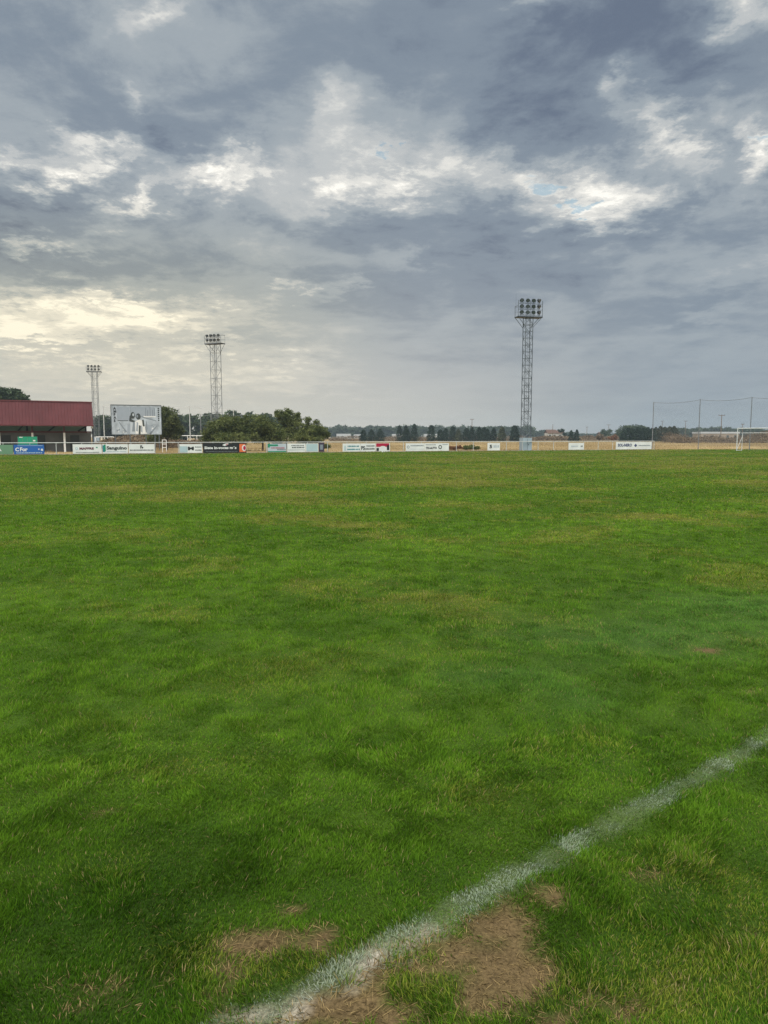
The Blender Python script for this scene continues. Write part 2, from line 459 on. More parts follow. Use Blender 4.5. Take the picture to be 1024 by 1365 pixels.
PAINT = np.array((0.48, 0.55, 0.47))
def turf_colour(x, y, rnd):
    """colour of the living turf at a place; rnd = per-blade random"""
    lush = np.array((0.052, 0.140, 0.010)); bright = np.array((0.160, 0.315, 0.022)); olive = np.array((0.290, 0.315, 0.050)); cool = np.array((0.105, 0.245, 0.060))
    straw = np.array((0.34, 0.28, 0.13))
    a = (.6 * sstep(fbm(x, y, 2.2, 4, 2.2), .35, .65) + .4 * sstep(fbm(x, y, .5, 3, 7.2), .3, .7))[:, None]
    # faint bands left by the mower along the pitch
    band = sstep(np.sin((line_dist(x, y)) * 2 * pi / 5.2 + 2.0 * fbm(x, y, 6, 2, 4.1)), -.6, .6)[:, None]
    shade = (np.clip(field_mask(NEAR_SHADE, x, y), 0, 1) * (.62 + .38 * sstep(fbm(x, y, .35, 4, 55., .6), .30, .62)))[:, None]  # self-shading of the near turf, put into its colour as darker green
    c = lush + (bright - lush) * (0.25 + 0.20 * a + 0.20 * band * (y > 6)[:, None] + 0.32 * sstep(fbm(x, y, .13, 3, 77.), .3, .7)[:, None] + 0.62 * (rnd[:, None] - .5))
    c = np.clip(c, .004, 1)
    c = c + (np.array((0.028, 0.088, 0.004)) * (.5 + 1.0 * rnd[:, None]) - c) * shade * .85
    far = sstep(y, 4, 28)
    dry = field_mask(DRY, x, y) * 0.8 + sstep(fbm(x, y, 1.5, 5, 6.6, .6), .50, .70) * .45 + sstep(fbm(x, y * .8, 7.0, 4, 16.6, .6), .46, .70) * .35 * far + .24 * far
    dry = np.clip(dry, 0, .95)[:, None]
    ol = sstep(dry[:, 0] + (rnd - .5) * .8, .25, .75)[:, None]
    c = c + (olive - c) * ol * .85
    cl = np.clip(field_mask(COOL, x, y), 0, 1)[:, None]
    c = c + (cool - c) * cl * .7
    st = (np.modf(rnd * 7.31)[0] < 0.028 + .20 * dry[:, 0] ** 1.5)[:, None]
    c = np.where(st, straw * (.6 + .6 * rnd[:, None]), c)
    return c

def build_ground():
    # dry meadow all the way to the horizon
    m = bpy.data.materials.new("dry_meadow"); m.use_nodes = True
    N = m.node_tree.nodes; L = m.node_tree.links; p = N['Principled BSDF']
    p.inputs['Roughness'].default_value = .95; p.inputs['Specular IOR Level'].default_value = .1
    g = N.new('ShaderNodeNewGeometry')
    def nz(s, d):
        n = N.new('ShaderNodeTexNoise'); n.inputs['Scale'].default_value = s; n.inputs['Detail'].default_value = d
        L.new(g.outputs['Position'], n.inputs['Vector']); return n.outputs['Fac']
    r = N.new('ShaderNodeValToRGB'); r.color_ramp.elements[0].position = .32; r.color_ramp.elements[1].position = .68
    r.color_ramp.elements[0].color = (.21, .150, .072, 1); r.color_ramp.elements[1].color = (.41, .315, .165, 1)
    L.new(nz(.045, 8), r.inputs[0])
    r2 = N.new('ShaderNodeMix'); r2.data_type = 'RGBA'
    mr = N.new('ShaderNodeMapRange'); mr.inputs['From Min'].default_value = .52; mr.inputs['From Max'].default_value = .66
    L.new(nz(.017, 5), mr.inputs['Value']); L.new(mr.outputs[0], r2.inputs['Factor'])
    L.new(r.outputs[0], r2.inputs[6]); r2.inputs[7].default_value = (.17, .125, .075, 1)
    L.new(r2.outputs[2], p.inputs['Base Color'])
    bp = N.new('ShaderNodeBump'); bp.inputs['Strength'].default_value = .6; bp.inputs['Distance'].default_value = .1
    L.new(nz(6, 6), bp.inputs['Height']); L.new(bp.outputs[0], p.inputs['Normal'])
    S = 5000
    mb = MB(); mb.quad((-S, -S, -.05), (S, -S, -.05), (S, S, -.05), (-S, S, -.05))
    tag(mb.build('dry_meadow', m), kind='structure')
    # the pitch: one sheet, finely divided near the camera
    nx, ny = 300, 420
    sx = np.linspace(-1, 1, nx); xs = np.sign(sx) * (np.abs(sx) * 4.0 + (np.expm1(np.abs(sx) * 4.6)) * .78)
    ty = np.linspace(0, 1, ny); ys = (ty * 8.5 / 90 + (np.expm1(ty * 5.0) / np.expm1(5.0)) * (1 - 8.5 / 90))
    X = np.repeat(xs[None, :], ny, 0); E = pitch_end(X); Y = -3 + ys[:, None] * (E + 3)
    Xf, Yf = X.ravel(), Y.ravel()
    Z = pitch_z(Xf, Yf)
    b = bare_mask(Xf, Yf)[:, None]
    soil = np.array((0.022, 0.026, 0.008)); earth = np.array((0.120, 0.086, 0.042)); thatch = np.array((0.022, 0.050, 0.006))
    n1 = fbm(Xf, Yf, .12, 3, 5.)[:, None]
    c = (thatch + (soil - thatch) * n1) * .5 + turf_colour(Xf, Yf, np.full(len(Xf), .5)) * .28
    c = c + (earth * (.6 + .8 * n1) - c) * b
    wl = (1 - sstep(np.abs(line_dist(Xf, Yf)) + (fbm(Xf, Yf, .09, 3, 9.) - .5) * .09, .045, .075))[:, None]
    c = c + (np.array((.44, .41, .35)) - c) * wl * (.08 + .8 * b)
    verts = np.stack([Xf, Yf, Z - .03 * sstep(Yf, 1e9, 2e9)], 1)
    idx = np.arange(nx * ny).reshape(ny, nx)
    me = bpy.data.meshes.new('pitch')
    q = np.stack([idx[:-1, :-1], idx[:-1, 1:], idx[1:, 1:], idx[1:, :-1]], -1).reshape(-1, 4)
    me.vertices.add(len(verts)); me.vertices.foreach_set('co', verts.astype(np.float32).ravel())
    me.loops.add(q.size); me.loops.foreach_set('vertex_index', q.astype(np.int32).ravel())
    me.polygons.add(len(q)); me.polygons.foreach_set('loop_start', np.arange(0, q.size, 4, dtype=np.int32))
    me.polygons.foreach_set('loop_total', np.full(len(q), 4, np.int32))
    ca = me.color_attributes.new('col', 'FLOAT_COLOR', 'POINT')
    rgba = np.ones((len(verts), 4), np.float32); rgba[:, :3] = c
    ca.data.foreach_set('color', rgba.ravel())
    me.materials.append(attr_mat('pitch_soil', 0, .95, .1, grain=90.0))
    me.update(calc_edges=True)
    o = bpy.data.objects.new('pitch', me); COL.objects.link(o); tag(o, kind='structure')

GRASS_DENS = 52000.0
def build_grass():
    D0, PW = 2.6, 2.2
    # sample distance by inverse cdf
    yy = np.linspace(0.9, 88, 6000)
    rho = GRASS_DENS * np.minimum(1, (D0 / yy)) ** PW
    wid = 2 * (.62 * yy + .9)
    pdf = rho * wid; cdf = np.concatenate([[0], np.cumsum((pdf[1:] + pdf[:-1]) * .5 * np.diff(yy))])
    n = int(cdf[-1])
    y = np.interp(RNG.random(n) * cdf[-1], cdf, yy)
    x = (RNG.random(n) * 2 - 1) * (.62 * y + .9)
    k = y < pitch_end(x) - .02
    x, y = x[k], y[k]; n = len(x)
    rnd = RNG.random(n)
    b = bare_mask(x, y)
    ld = line_dist(x, y)
    onl = (np.abs(ld) + (fbm(x, y, .08, 3, 9.) - .5) * .05 + (RNG.random(n) - .5) * .05) < .050
    # clumps: taller, shorter and thin places
    clump = fbm(x, y, .22, 4, 12.3, .6)
    big = fbm(x, y, 1.4, 3, 21.)
    dens = np.clip(.85 + (clump - .35) * 1.2, .55, 1)
    near = y < 7
    keep = RNG.random(n) < np.where(near, dens * (1 - .86 * b), 1 - .5 * b)
    x, y, rnd, b, ld, onl, clump, big = [v[keep] for v in (x, y, rnd, b, ld, onl, clump, big)]
    n = len(x)
    grow = (y / D0).clip(1)
    h = (.010 + .017 * sstep(clump, .3, .75) + .008 * big) * (.55 + .75 * RNG.random(n))
    h *= 1 - .45 * onl * (b < .5)
    h *= 1 + .35 * sstep(y, 4, 25)
    w = (.0014 + .0016 * RNG.random(n) ** 2) * grow ** 1.2
    # lean: combed in clumps
    ang = 2 * pi * 2.2 * fbm(x, y, .38, 3, 31.) + RNG.normal(0, 1.15, n)
    # bent over by the mower along the pitch in broad bands
    bandv = np.sin(ld * 2 * pi / 5.2)
    mow = np.sign(bandv) * sstep(y, 6, 14) * .35
    lx = np.cos(ang); ly = np.sin(ang)
    lx = lx + mow * LDIR.x * 1.2; ly = ly + mow * LDIR.y * 1.2
    lm = h * (.25 + .85 * RNG.random(n) ** 1.3)
    flat = RNG.random(n) < np.clip(b * 1.0 + .015, 0, 1)          # straw lying down
    lm = np.where(flat, h * 1.3 + .012, lm)
    hz = np.where(flat, .004 + .010 * RNG.random(n), h)
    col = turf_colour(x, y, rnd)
    brown = np.array((.38, .285, .135)) * (.18 + 1.1 * RNG.random(n) ** 1.5)[:, None]
    isb = (flat & (RNG.random(n) < .25 + .75 * b)) | (RNG.random(n) < b * .55)
    col = np.where(isb[:, None], brown, col)
    # dry rim of the pitch along the rails
    rim = sstep(y - pitch_end(x) + .15 + (rnd - .5) * 1.0, -1.3, -.2)[:, None]
    col = col + (np.array((.36, .29, .15)) - col) * rim * .85
    hz = hz * (1 + 2.2 * rim[:, 0] * rnd)
    # dabs of paint
    pn = fbm(x, y, .10, 3, 41.)
    pa = np.where(onl, np.clip(.42 + 2.2 * (pn - .47) + .6 * (RNG.random(n) - .5), .0, .72), 0)[:, None]
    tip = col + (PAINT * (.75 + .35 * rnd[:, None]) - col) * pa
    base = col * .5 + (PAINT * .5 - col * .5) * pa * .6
    # old straw at the foot of some blades
    foot = (RNG.random(n) < .06)[:, None]
    base = np.where(foot, base * .55 + np.array((.20, .15, .07)) * .45, base)
    root = np.stack([x, y, pitch_z(x, y) - .003], 1)
    L = np.stack([lx * lm, ly * lm, np.zeros(n)], 1)
    wa = ang + pi / 2 + RNG.normal(0, .6, n)
    W = np.stack([np.cos(wa), np.sin(wa), np.zeros(n)], 1) * (w / 2)[:, None]
    up = np.array((0, 0, 1.0))
    m = attr_mat('grass_blades', .42, .7, .03)
    nr = y < 3.6
    # near: leaf shaped blades bent at the middle
    r, l, ww, hh = root[nr], L[nr], W[nr], hz[nr][:, None]
    mid = r + l * .36 + up * hh * .58
    v = np.stack([r, mid + ww * 1.15, r + l + up * hh, mid - ww * 1.15], 1)
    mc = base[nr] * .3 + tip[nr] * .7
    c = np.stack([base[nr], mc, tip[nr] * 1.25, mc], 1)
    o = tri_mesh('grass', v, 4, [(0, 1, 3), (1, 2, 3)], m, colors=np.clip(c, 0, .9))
    tag(o, 'short green turf with worn brown spots around the white line', 'grass', kind='stuff')
    fr = ~nr
    r, l, ww, hh = root[fr], L[fr], W[fr], hz[fr][:, None]
    v = np.stack([r - ww * 1.2, r + ww * 1.2, r + l + up * hh], 1)
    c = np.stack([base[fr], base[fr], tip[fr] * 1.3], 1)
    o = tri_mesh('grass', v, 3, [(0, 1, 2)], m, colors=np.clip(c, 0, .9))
    tag(o, 'green turf stretching across the pitch to the white rails', 'grass', kind='stuff')

build_ground()
build_grass()

# ================================================================== materials
WHITE = mat('white_paint', (.87, .88, .88), .5, .08, 2.0)
RAIL = mat('rail_paint', (.50, .52, .52), .5, .15, 1.5)
BOARD = mat('board_white', (.74, .76, .76), .5, .10, 1.2)
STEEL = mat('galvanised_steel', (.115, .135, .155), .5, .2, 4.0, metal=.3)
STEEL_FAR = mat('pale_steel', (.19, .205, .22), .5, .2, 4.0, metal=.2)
DARKSTEEL = mat('dark_steel', (.035, .045, .06), .5, .2, 4.0)
LAMP = mat('lamp_housing', (.022, .028, .036), .4, .2, 8.0)
LENS = mat('lamp_glass', (.10, .12, .14), .15, .1, 8.0, spec=.6)
PEDESTAL = mat('pedestal_paint', (.30, .37, .43), .6, .08, 1.5)
CONCRETE = mat('concrete', (.33, .31, .28), .9, .2, 3.0, bump=.3)
RED = mat('red_sheet', (.125, .036, .042), .65, .22, .45)
REDBEAM = mat('red_beam', (.11, .030, .032), .6, .15, 1.0)
GREYWALL = mat('grey_render', (.135, .14, .14), .9, .25, .8, bump=.2)
UNDER = mat('roof_underside', (.22, .25, .22), .8, .15, .6)
WOOD = mat('weathered_wood', (.16, .12, .085), .9, .2, 4.0)
NETM = mat('net_cord', (.20, .22, .23), .8, .1, 1.0)
def ink(name, c): return mat(name, c, .6, .04, 2.0)
INK = {'black': ink('ink_black', (.018, .02, .022)), 'dark': ink('ink_dark', (.05, .06, .06)), 'grey': ink('ink_grey', (.18, .20, .21)), 'blue': ink('ink_blue', (.02, .12, .42)),
       'navy': ink('ink_navy', (.05, .07, .17)), 'green': ink('ink_green', (.015, .26, .15)), 'sage': ink('ink_sage', (.14, .27, .17)), 'red': ink('ink_red', (.42, .012, .05)),
       'maroon': ink('ink_maroon', (.13, .02, .04)), 'orange': ink('ink_orange', (.75, .17, .06)), 'white': ink('ink_white', (.72, .74, .74)), 'plum': ink('ink_plum', (.06, .045, .075)),
       'teal': ink('ink_teal', (.03, .22, .27)), 'pale': ink('ink_pale', (.42, .55, .60)), 'olive': ink('ink_olive', (.08, .09, .05)), 'pgrey': ink('ink_pale_grey', (.47, .53, .59)),
       'bgrey': ink('ink_board_grey', (.66, .72, .77)), 'hgrey': ink('ink_half_grey', (.31, .36, .42)), 'mgrey': ink('ink_mid_grey', (.22, .26, .30))}

def lettering(txt, x, z, h, ink_, parent, y=-.012, width=None, name='lettering'):
    cu = bpy.data.curves.new('txt', 'FONT'); cu.body = txt; cu.size = h / .72; cu.resolution_u = 2; cu.extrude = 0.0; cu.offset = 0.012 * h / .2
    to = bpy.data.objects.new('txt', cu); COL.objects.link(to)
    me = bpy.data.meshes.new_from_object(to)
    bpy.data.objects.remove(to); bpy.data.curves.remove(cu)
    co = np.zeros(len(me.vertices) * 3, np.float32); me.vertices.foreach_get('co', co); co = co.reshape(-1, 3)
    if width and len(co):
        w0 = co[:, 0].max() - co[:, 0].min(); co[:, 0] = (co[:, 0] - co[:, 0].min()) * (width / w0)
    co2 = np.stack([co[:, 0] + x, np.full(len(co), y, np.float32), co[:, 1] + z], 1)
    me.vertices.foreach_set('co', co2.astype(np.float32).ravel()); me.materials.clear(); me.materials.append(INK[ink_]); me.update()
    me.name = name
    o = bpy.data.objects.new(name, me); COL.objects.link(o); o.parent = parent
    if len(txt) > 1: o['kind'] = 'stuff'
    return o
def patch(x0, x1, z0, z1, ink_, parent, y=-.010, name='printed_block'):
    return MB().quad((x0, y, z0), (x1, y, z0), (x1, y, z1), (x0, y, z1)).build(name, INK[ink_], parent)
def dashes(x0, x1, z, h, ink_, parent, n=10, y=-.012, seed=1):          # a line of print too small to read
    r = random.Random(seed); mb = MB(); x = x0; w = (x1 - x0) / n
    for i in range(n):
        a = x0 + i * w; b = a + w * r.uniform(.6, .86)
        mb.quad((a, y, z), (b, y, z), (b, y, z + h * r.uniform(.75, 1)), (a, y, z + h))
    o = mb.build('fine_print', INK[ink_], parent); o['kind'] = 'stuff'
    return o

# ================================================================== perimeter rail
pa_, pb_ = on_fence(-70), on_fence(872)
flen = (pb_ - pa_).length
rail = thing('perimeter_rail', 'low white tubular rail with posts along the far side of the pitch', 'railing', pa_, FENCE_ROT)
MB().tube((0, 0, 1.02), (flen, 0, 1.02), .034, n=8).build('top_rail', RAIL, rail)
npost = int(flen / 2.0)
post_me = None
for i in range(npost + 1):
    if post_me is None:
        p_ = MB().tube((0, 0, -.1), (0, 0, 1.0), .032, n=8).build('post', RAIL, rail); post_me = p_.data
    else:
        p_ = bpy.data.objects.new('post', post_me); COL.objects.link(p_); p_.parent = rail
    p_.location = (i * flen / npost, 0, 0)
MB().box(0, flen, -.05, .05, -.06, .05).build('kerb', CONCRETE, rail)

def board(px0, px1, face, label, z0=.07, h=.80, name='advertising_board'):
    a, b = on_fence(px0, .09), on_fence(px1, .09)
    L = (b - a).length
    t = thing(name, label, 'advertising board', a, FENCE_ROT, )
    MB().box(0, L, 0, .02, z0, z0 + h).build('panel', INK[face] if face != 'BOARD' else BOARD, t)
    for zb in (z0 + .05, z0 + h - .09): MB().box(0, L, .022, .05, zb, zb + .04).build('backing_bar', STEEL, t)
    return t, L, z0, h

t, L, z, h = board(-28, 17.5, 'sage', 'sage green board with white letters HA next to the blue board')
lettering('HA', L * .42, z + .28, .27, 'white', t, width=L * .24); dashes(L * .1, L * .6, z + .12, .06, 'white', t, 8)
t, L, z, h = board(18.5, 59, 'blue', 'bright blue board lettered For in white in front of the stand')
lettering('C', .10, z + .26, .30, 'white', t); lettering('For', L * .2, z + .26, .32, 'white', t, width=L * .25); lettering('c', L * .80, z + .36, .16, 'white', t); lettering('e', L * .885, z + .28, .26, 'white', t)
dashes(L * .08, L * .94, z + .07, .085, 'pale', t, 15); patch(L * .12, L * .95, z + h - .1, z + h - .07, 'pale', t)
t, L, z, h = board(97, 135.5, 'BOARD', 'white board lettered MAPFRE in dark red', h=.82)
lettering('MAPFRE', L * .23, z + .36, .19, 'maroon', t, width=L * .5); dashes(L * .1, L * .92, z + .08, .07, 'grey', t, 18, seed=3)
MB().disc((L * .13, -.012, z + .45), .12).build('emblem', INK['pale'], t); MB().disc((L * .13, -.014, z + .45), .08).build('emblem', INK['bgrey'], t)
patch(L * .80, L * .86, z + .48, z + .58, 'green', t)
t, L, z, h = board(136.5, 170.5, 'BOARD', 'white board lettered Sanguino with a teal block', h=.82)
patch(0.02, L * .10, z + .14, z + .72, 'teal', t); patch(L * .06, L * .13, z + .2, z + .78, 'green', t, y=-.013)
lettering('Sanguino', L * .16, z + .36, .28, 'dark', t, width=L * .8); dashes(L * .17, L * .95, z + .13, .09, 'pgrey', t, 14, seed=5)
t, L, z, h = board(171.5, 206, 'BOARD', 'white board with a small black F emblem over a line of print', h=.82)
lettering('F', L * .44, z + .44, .26, 'black', t); MB().disc((L * .53, -.012, z + .50), .07).build('emblem', INK['black'], t)
dashes(L * .04, L * .96, z + .22, .12, 'grey', t, 17, seed=6)
t, L, z, h = board(239, 269.5, 'BOARD', 'white board with a black M emblem beside the black board')
patch(.02, L * .35, z + .05, z + h - .2, 'pale', t); lettering('M', L * .37, z + .26, .30, 'black', t, width=L * .26)
dashes(L * .68, L * .97, z + .48, .1, 'grey', t, 6, seed=2); dashes(L * .68, L * .97, z + .2, .1, 'dark', t, 6, seed=4)
t, L, z, h = board(270.5, 328, 'black', 'wide black board with white lettering and an orange block', z0=.05, h=.90)
lettering('Siete in-voces más', L * .03, z + .36, .24, 'white', t, width=L * .74); dashes(L * .06, L * .8, z + .10, .05, 'grey', t, 22, seed=8)
patch(L * .84, L * .985, z + .06, z + .82, 'orange', t); MB().disc((L * .95, -.014, z + .44), .2, rz=.3).build('emblem', INK['white'], t); MB().disc((L * .96, -.016, z + .44), .13, rz=.2).build('emblem', INK['red'], t)
MB().quad((L * .44, -.014, z + .72), (L * .5, -.014, z + .62), (L * .57, -.014, z + .74), (L * .59, -.014, z + .88), (L * .51, -.014, z + .86)).build('bird_emblem', INK['white'], t)
MB().quad((L * .51, -.016, z + .76), (L * .555, -.016, z + .70), (L * .575, -.016, z + .82)).build('bird_emblem', INK['red'], t)
t, L, z, h = board(356.5, 381.5, 'pgrey', 'pale board with green bands above and below faint print', h=.82)
patch(.02, L * .12, z + .45, z + h - .02, 'green', t); patch(L * .12, L * .55, z + .58, z + .74, 'green', t, y=-.013); patch(0, L, z + .0, z + .10, 'green', t)
dashes(L * .2, L * .92, z + .36, .10, 'red', t, 9, seed=9); dashes(L * .5, L * .97, z + .2, .12, 'grey', t, 7, seed=10)
t, L, z, h = board(383, 407, 'BOARD', 'white board with two lines of dark print beside the blank board', h=.82)
dashes(L * .22, L * .92, z + .58, .10, 'grey', t, 9, seed=11); dashes(L * .25, L * .96, z + .38, .12, 'dark', t, 8, seed=12); patch(.03, L * .97, z + .18, z + .22, 'mgrey', t)
t, L, z, h = board(407.4, 424, 'BOARD', 'blank pale board beside the plum coloured board', h=.82)
patch(.06, L - .06, z + .06, z + h - .06, 'pale', t)
t, L, z, h = board(424.6, 432, 'plum', 'narrow plum coloured board at the end of a white one', h=.9)
patch(L * .25, L * .75, z + .2, z + .7, 'mgrey', t)
t, L, z, h = board(456.5, 480, 'BOARD', 'white board with blue print lines touching the PS board', h=.80)
dashes(L * .08, L * .2, z + .1, .5, 'pale', t, 2, seed=13); dashes(L * .28, L * .95, z + .46, .14, 'teal', t, 9, seed=14); dashes(L * .26, L * .98, z + .15, .14, 'teal', t, 9, seed=15)
t, L, z, h = board(480.3, 500, 'BOARD', 'white board with black letters PS left of a red board', h=.80)
lettering('PS', L * .04, z + .18, .36, 'dark', t, width=L * .26); dashes(L * .40, L * .96, z + .48, .15, 'grey', t, 9, seed=16); dashes(L * .32, L * .98, z + .18, .15, 'dark', t, 10, seed=17)
t, L, z, h = board(500.5, 519.5, 'BOARD', 'red topped board with a white arc and black corners', h=.82)
patch(.05, L * .95, z + .45, z + h - .02, 'red', t); MB().disc((L * .5, -.014, z + .12), L * .33, rz=.42).build('arc', INK['white'], t)
patch(L * .05, L * .22, z + .05, z + .34, 'black', t, y=-.016); patch(L * .78, L * .95, z + .12, z + .62, 'black', t, y=-.016)
t, L, z, h = board(540.5, 565, 'BOARD', 'white board with a small ring and thin grey print lines', h=.80)
MB().disc((L * .13, -.012, z + .42), .15).build('emblem', INK['mgrey'], t); MB().disc((L * .13, -.014, z + .42), .09).build('emblem', INK['white'], t)
dashes(L * .26, L * .97, z + .50, .12, 'mgrey', t, 12, seed=18); dashes(L * .28, L * .97, z + .18, .06, 'pgrey', t, 12, seed=19)
t, L, z, h = board(565.3, 598, 'BOARD', 'white board lettered TIC-AUTO beside a dark ring', h=.80)
lettering('TIC-AUTO', L * .06, z + .20, .22, 'black', t, width=L * .44); dashes(L * .06, L * .48, z + .60, .07, 'grey', t, 9, seed=20)
MB().disc((L * .64, -.012, z + .40), .21).build('emblem', INK['dark'], t); MB().disc((L * .64, -.014, z + .40), .12).build('emblem', INK['white'], t)
dashes(L * .74, L * .97, z + .62, .07, 'mgrey', t, 6, seed=21)
t, L, z, h = board(649.5, 666, 'BOARD', 'small white board with a dark figure 5 beside the heap of brush', h=.80)
lettering('5', L * .16, z + .26, .34, 'black', t, width=L * .2); dashes(L * .48, L * .95, z + .3, .28, 'pgrey', t, 4, seed=22)
t, L, z, h = board(757.5, 778, 'BOARD', 'small white board with faint print standing alone on the rail', h=.78)
dashes(L * .16, L * .62, z + .32, .16, 'pgrey', t, 7, seed=23); dashes(L * .78, L * .94, z + .3, .18, 'grey', t, 2, seed=24)
t, L, z, h = board(820.5, 868, 'BOARD', 'long white board with bold blue lettering and a dark diamond', h=.86)
lettering('SOL-NERO', L * .05, z + .34, .32, 'navy', t, width=L * .39)
MB().quad((L * .5, -.012, z + .42), (L * .545, -.012, z + .25), (L * .585, -.012, z + .45), (L * .545, -.012, z + .66)).build('diamond', INK['navy'], t)
dashes(L * .63, L * .96, z + .38, .12, 'mgrey', t, 16, seed=25)

# ================================================================== floodlight towers
def lattice(parts, z0, z1, half, m, parent, step, r_leg, r_br):
    s = half
    cs = [(-s, -s), (s, -s), (s, s), (-s, s)]
    for (x, y) in cs: MB().tube((x, y, z0), (x, y, z1), r_leg, n=6).build('leg', m, parent)
    n = max(1, round((z1 - z0) / step)); dz = (z1 - z0) / n
    for k in range(4):
        a, b = cs[k], cs[(k + 1) % 4]
        mb = MB()
        for i in range(n):
            za, zb = z0 + i * dz, z0 + (i + 1) * dz
            if (i + k) % 2: a2, b2 = b, a
            else: a2, b2 = a, b
            mb.tube((*a2, za), (*b2, zb), r_br, n=4, cap=False)
            mb.tube((*a, zb), (*b, zb), r_br, n=4, cap=False)
        mb.build('bracing', m, parent)

def floodlight(parent, x, y, z, yaw, pitch_, r=.21):
    """round housing with a flat glass; local axis points where it shines"""
    mb = MB(); n = 14
    rings = [(-.30, .06), (-.27, .13), (-.17, .17), (-.03, .205), (.03, .215), (.035, .185)]
    for (d, rr) in rings:
        for i in range(n): mb.v.append((rr * cos(2 * pi * i / n), -d, rr * sin(2 * pi * i / n)))
    for j in range(len(rings) - 1):
        for i in range(n): k = (i + 1) % n; mb.f.append((j * n + i, j * n + k, (j + 1) * n + k, (j + 1) * n + i))
    mb.f.append(tuple(range(n)))
    o = mb.build('floodlight', LAMP, parent)
    g = MB().disc((0, -.03, 0), .185, n=14).build('lens', LENS, o)
    o.location = (x, y, z); o.rotation_euler = (pitch_, 0, yaw)
    b = MB().box(-.24, -.22, -.02, .02, -.26, .05).box(.22, .24, -.02, .02, -.26, .05).box(-.24, .24, -.02, .02, -.29, -.26).build('bracket', LAMP, o)
    return o

def flood_tower(label, loc, rot, rows, half, zplat, m, antenna=False, pedestal=True, rails=True, plat_w=2.85, step=.72, r_br=.020):
    t = thing('floodlight_tower', label, 'floodlight tower', loc, rot, )
    z0 = 1.42 if pedestal else 0.0
    if pedestal:
        pd = MB().box(-.52, .52, -.52, .52, -.05, 1.42).build('pedestal', PEDESTAL, t)
        MB().box(-.02, .02, -.535, -.52, .12, 1.3).build('door_seam', STEEL, pd)
        MB().box(.10, .16, -.55, -.52, .6, .75).build('handle', DARKSTEEL, pd)
    lattice(t, z0, zplat, half, m, t, step, .045, r_br)
    # ladder inside one face
    lad = MB()
    lad.tube((-.16, -half + .06, z0), (-.16, -half + .06, zplat), .014, n=4).tube((.16 - .1, -half + .06, z0), (.06, -half + .06, zplat), .014, n=4)
    zz = z0
    while zz < zplat: lad.tube((-.16, -half + .06, zz), (.06, -half + .06, zz), .010, n=4, cap=False); zz += .33
    lad.build('ladder', m, t)
    hw = plat_w / 2
    pl = MB().box(-hw, hw, -.62, .40, zplat, zplat + .10)
    pl.build('platform', DARKSTEEL, t)
    for sx in (-1, 1):
        MB().tube((sx * half, -half, zplat - 1.05), (sx * (hw - .1), -.55, zplat - .01), .03, n=6).build('strut', m, t)
        MB().tube((sx * half, half, zplat - 1.05), (sx * (hw - .1), .35, zplat - .01), .03, n=6).build('strut', m, t)
    rh = .62; top = zplat + .1 + rh * (rows - 1) + .42
    fr = MB()
    for xx in (-hw + .03, 0.0, hw - .03): fr.tube((xx, -.58, zplat + .1), (xx, -.58, top), .03, n=6)
    for i in range(rows): fr.tube((-hw, -.58, zplat + .18 + rh * i), (hw, -.58, zplat + .18 + rh * i), .026, n=6)
    fr.build('lamp_frame', m, t)
    if rails:
        rl = MB()
        for xx in (-hw + .03, -hw / 2, 0, hw / 2, hw - .03): rl.tube((xx, .37, zplat + .1), (xx, .37, zplat + 1.2), .02, n=5)
        rl.tube((-hw, .37, zplat + 1.2), (hw, .37, zplat + 1.2), .02, n=5).tube((-hw, .37, zplat + .65), (hw, .37, zplat + .65), .016, n=5)
        for sx in (-1, 1): rl.tube((sx * hw, .37, zplat + 1.2), (sx * hw, -.58, zplat + 1.2), .02, n=5)
        rl.build('guard_rail', m, t)
    r = random.Random(rows + int(loc[0]))
    for i in range(rows):
        for j in range(4):
            x = -hw + plat_w * (.14 + .24 * j)
            floodlight(t, x, -.66, zplat + .50 + rh * i, (j - 1.5) * .45 + r.uniform(-.15, .15), radians(r.uniform(18, 34)))
    if antenna: MB().tube((-hw + .02, .1, zplat + .1), (-hw + .02, .1, zplat + 2.55), .018, .008, n=5).build('antenna', m, t)
    return t

def tower_at(px, plat_row, Y):
    return at(px, plat_row, Y)
base = on_fence(703, -0.75)
pt = at(704.5, 424, base.y)
flood_tower('tall lattice floodlight tower with three rows of lamps on a blue grey pedestal', (at(704.0, 520, base.y).x - .15, base.y, 0), FENCE_ROT * .55, 3, .40, pt.z, STEEL, antenna=True)
pt = at(288, 459, 104)
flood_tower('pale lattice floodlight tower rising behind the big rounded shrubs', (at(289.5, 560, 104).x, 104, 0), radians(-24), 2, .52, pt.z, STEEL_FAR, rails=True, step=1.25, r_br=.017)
pt = at(127, 496, 148)
flood_tower('smaller looking lattice floodlight tower behind the end of the red stand', (at(128, 550, 148).x, 148, 0), radians(8), 2, .50, pt.z, STEEL_FAR, rails=True, step=1.25, r_br=.017)

